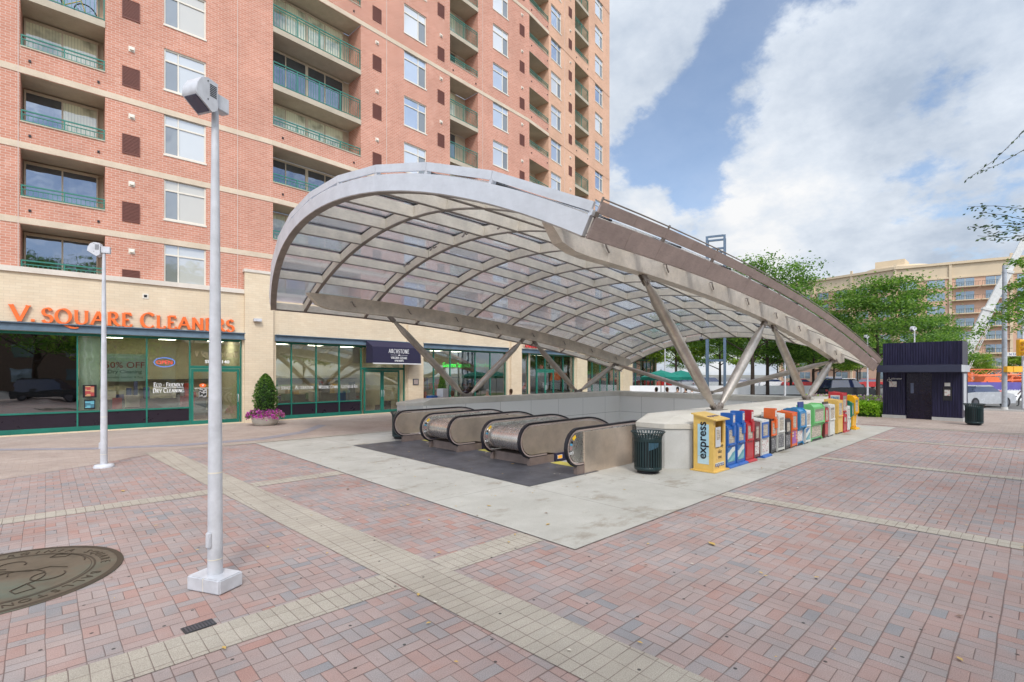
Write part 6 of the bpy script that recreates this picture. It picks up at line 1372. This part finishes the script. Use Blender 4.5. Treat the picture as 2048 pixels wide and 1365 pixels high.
def person(label, loc, rz, shirt, trousers, hair, seated=True, group='people around the cafe tables'):
    t = thing('person', label, 'person', loc, rz, group if seated else None)
    if seated: hp, kn, ft = .50, (.42, .48), (.40, .06)
    z0 = .50 if seated else .92; hz = z0
    J = [((0, 0, hz), .14, .8), ((0, 0, hz + .22), .125, .8), ((0, 0, hz + .44), .14, .7), ((0, 0, hz + .54), .055), ((.01, 0, hz + .66), .085, .95), ((.01, 0, hz + .76), .07)]
    E_ = [(0, 1), (1, 2), (2, 3), (3, 4), (4, 5)]
    for s in (-1, 1):
        b = len(J)
        if seated: J += [((.05, s * .10, hz - .02), .085), ((.44, s * .12, hz + .0), .062), ((.42, s * .12, .10), .04), ((.54, s * .13, .05), .035)]
        else: J += [((.0, s * .09, hz - .06), .085), ((.06 + .14 * s, s * .10, .50), .06), ((-.02 + .22 * s, s * .10, .10), .042), ((.10 + .22 * s, s * .11, .045), .034)]
        E_ += [(0, b), (b, b + 1), (b + 1, b + 2), (b + 2, b + 3)]
        b = len(J)
        if seated: J += [((0, s * .19, hz + .46), .055), ((.06, s * .25, hz + .22), .042), ((.30, s * .20, hz + .24), .034), ((.36, s * .19, hz + .25), .028)]
        else: J += [((0, s * .19, hz + .46), .055), ((-.04 * s, s * .24, hz + .18), .042), ((.10 - .12 * s, s * .25, hz - .06), .033), ((.12 - .13 * s, s * .25, hz - .13), .028)]
        E_ += [(2, b), (b, b + 1), (b + 1, b + 2), (b + 2, b + 3)]
    me = skin_fig(J, E_); 
    for mt in (shirt, trousers, skinm): me.materials.append(mt)
    for p in me.polygons:
        c = p.center; arm = abs(c.y) > .16; p.use_smooth = True
        p.material_index = 2 if c.z > hz + .50 or (arm and (c.x > .24 or (not seated and c.z < hz + .0 and abs(c.y) > .21))) else (1 if c.z < hz + .03 and not arm or (c.z < hz + .08 and c.x > .12 and abs(c.y) < .18) else 0)
    me.name = 'body'; o = bpy.data.objects.new('body', me); COL.objects.link(o); o.parent = t
    m = MB(); m.lathe([(.02, hz + .855), (.07, hz + .84), (.098, hz + .78), (.10, hz + .70), (.085, hz + .62), (.06, hz + .57)], -.03, 0, 14); m.build('hair', hair, t)
    m = MB(); m.tube([(.09, 0, hz + .70), (.115, 0, hz + .675)], [.01, .016], 6); m.build('nose', skinm, t)
    if seated: m = MB(); m.box(-.22, .24, -.22, .22, .40, .43); m.box(-.24, -.21, -.22, .22, .43, .85); [m.tube([(x, y, 0), (x, y, .40)], .014, 6) for x in (-.2, .22) for y in (-.2, .2)]; ch = thing('cafe_chair', 'cafe chair under the ' + ' '.join(label.split()[:12]), 'chair', loc, rz, 'cafe chairs'); m.build('frame', M['darkmetal'], ch)
    return t
pant = cloth[1]; gr = plain('shirt_grey', (.35, .33, .36)); pk_ = plain('shirt_pink', (.65, .06, .16)); wh = plain('shirt_white', (.7, .68, .66)); lv = plain('shirt_lavender', (.35, .30, .42))
person('seated person in a dark jacket by the corner shop', AT(1312, 31.5), 2.2, cloth[3], cloth[3], hairs['dark']); person('seated person in a white top left of the cafe table', AT(1335, 31.5), -.6, wh, pant, hairs['brown'])
person('seated person in a lavender shirt behind the cafe table', AT(1355, 32.2), 3.3, lv, pant, hairs['dark']); person('seated person in a black shirt right of the umbrella', AT(1371, 32.5), 2.6, cloth[3], pant, hairs['dark']); person('seated person in a cream top at the second table', AT(1384, 33), -1.4, wh, cloth[4], hairs['grey'])
person('seated person with long brown hair seen over the parapet before the far pillar', AT(1021, 27.8), 2.6, wh, pant, hairs['brown']); person('seated person in a pink top seen over the parapet below the left strut', AT(905, 25.0), .6, pk_, pant, hairs['brown']); person('seated person in a white shirt outside the sandwich shop window', AT(975, 27.2), 3.6, wh, gr, hairs['grey'])
person('person in purple and dark clothes walking at the right edge by the barriers', AT(2046, 33), 1.6, plain('shirt_purple', (.16, .07, .20)), cloth[3], hairs['dark'], seated=False)
t = thing('newspaper_box', 'bright blue plastic box standing before the cone shaped shrub', 'newspaper box', (*AT(864, 24.5)[:2], 0), .3); m = MB(); m.box(-.22, .22, -.2, .2, .0, 1.12); m.build('body', K['blue'], t, bevel=.03); m = MB(); m.box(-.1, .1, -.206, -.2, .85, .95); m.build('label_plate', K['wht'], t)
t = thing('utility_box', 'narrow grey metal utility box behind the left parapet', 'utility box', (*AT(885, 25)[:2], 0), .3); m = MB(); m.box(-.22, .22, -.2, .2, 0, 1.45); m.build('cabinet', M['fascia_f'], t, bevel=.01)

# ------------------------------------------------------------------ across the plaza behind the photographer (seen in the shop windows)
t = thing('rear_building', 'plain beige building across the plaza, seen only in shop window reflections', 'building', (-6, -42, 0)); m = MB(); m.box(-40, 36, -8, 0, 0, 13); m.build('wall', plain('rear_brown_wall', (.16, .11, .08), .9), t)
m = MB()
for k in range(14):
    for z in (1, 4.4, 7.8): m.box(-38 + 5.3 * k, -35.6 + 5.3 * k, 0, .05, z, z + 1.8)
m.build('window', M['farwin'], t)['kind'] = 'stuff'
for i, (x, y, s) in enumerate([(-9, -9, .9), (-2.5, -11, 1.0), (3, -9, .9), (8, -12, 1.0), (14, -10, .9), (21, -12, .9), (29, -11, 1.0)]): dup(T2 if i % 2 else T1, (x, y, 0), i * 1.1, 'plaza tree behind the camera, mirrored in the shop glass', group='trees behind the camera', scale=s)

# ------------------------------------------------------------------ fallen leaves and small litter on the paving
m = MB(); rr = random.Random(21)
for k in range(420):
    u, v = (rr.uniform(.2, 14), rr.uniform(-5, 12)) if k % 3 else (rr.uniform(4, 9), rr.uniform(6, 15)); 
    if PU0 < u and PV0 - 2 < v: continue
    s = rr.uniform(.012, .035); a = rr.uniform(0, 6.28); z = .016 + rr.uniform(.0, .006); mi = rr.choice([0, 0, 1, 2])
    if rr.random() < .06: s *= 2.2
    m.add([(u + s * math.cos(a), v + s * math.sin(a), z), (u + s * .5 * math.cos(a + 1.6), v + s * .5 * math.sin(a + 1.6), z + .004), (u - s * math.cos(a), v - s * math.sin(a), z), (u + s * .5 * math.cos(a - 1.6), v + s * .5 * math.sin(a - 1.6), z + .003)], [(0, 1, 2, 3)], mi)
tag(m.build('fallen_leaves', [plain('leaf_yellow', (0.55, 0.36, 0.10)), plain('leaf_brown', (0.20, 0.11, 0.06)), plain('leaf_pale', (0.55, 0.5, 0.42))]), 'small dry fallen leaves scattered over the paving', 'leaves', kind='stuff')
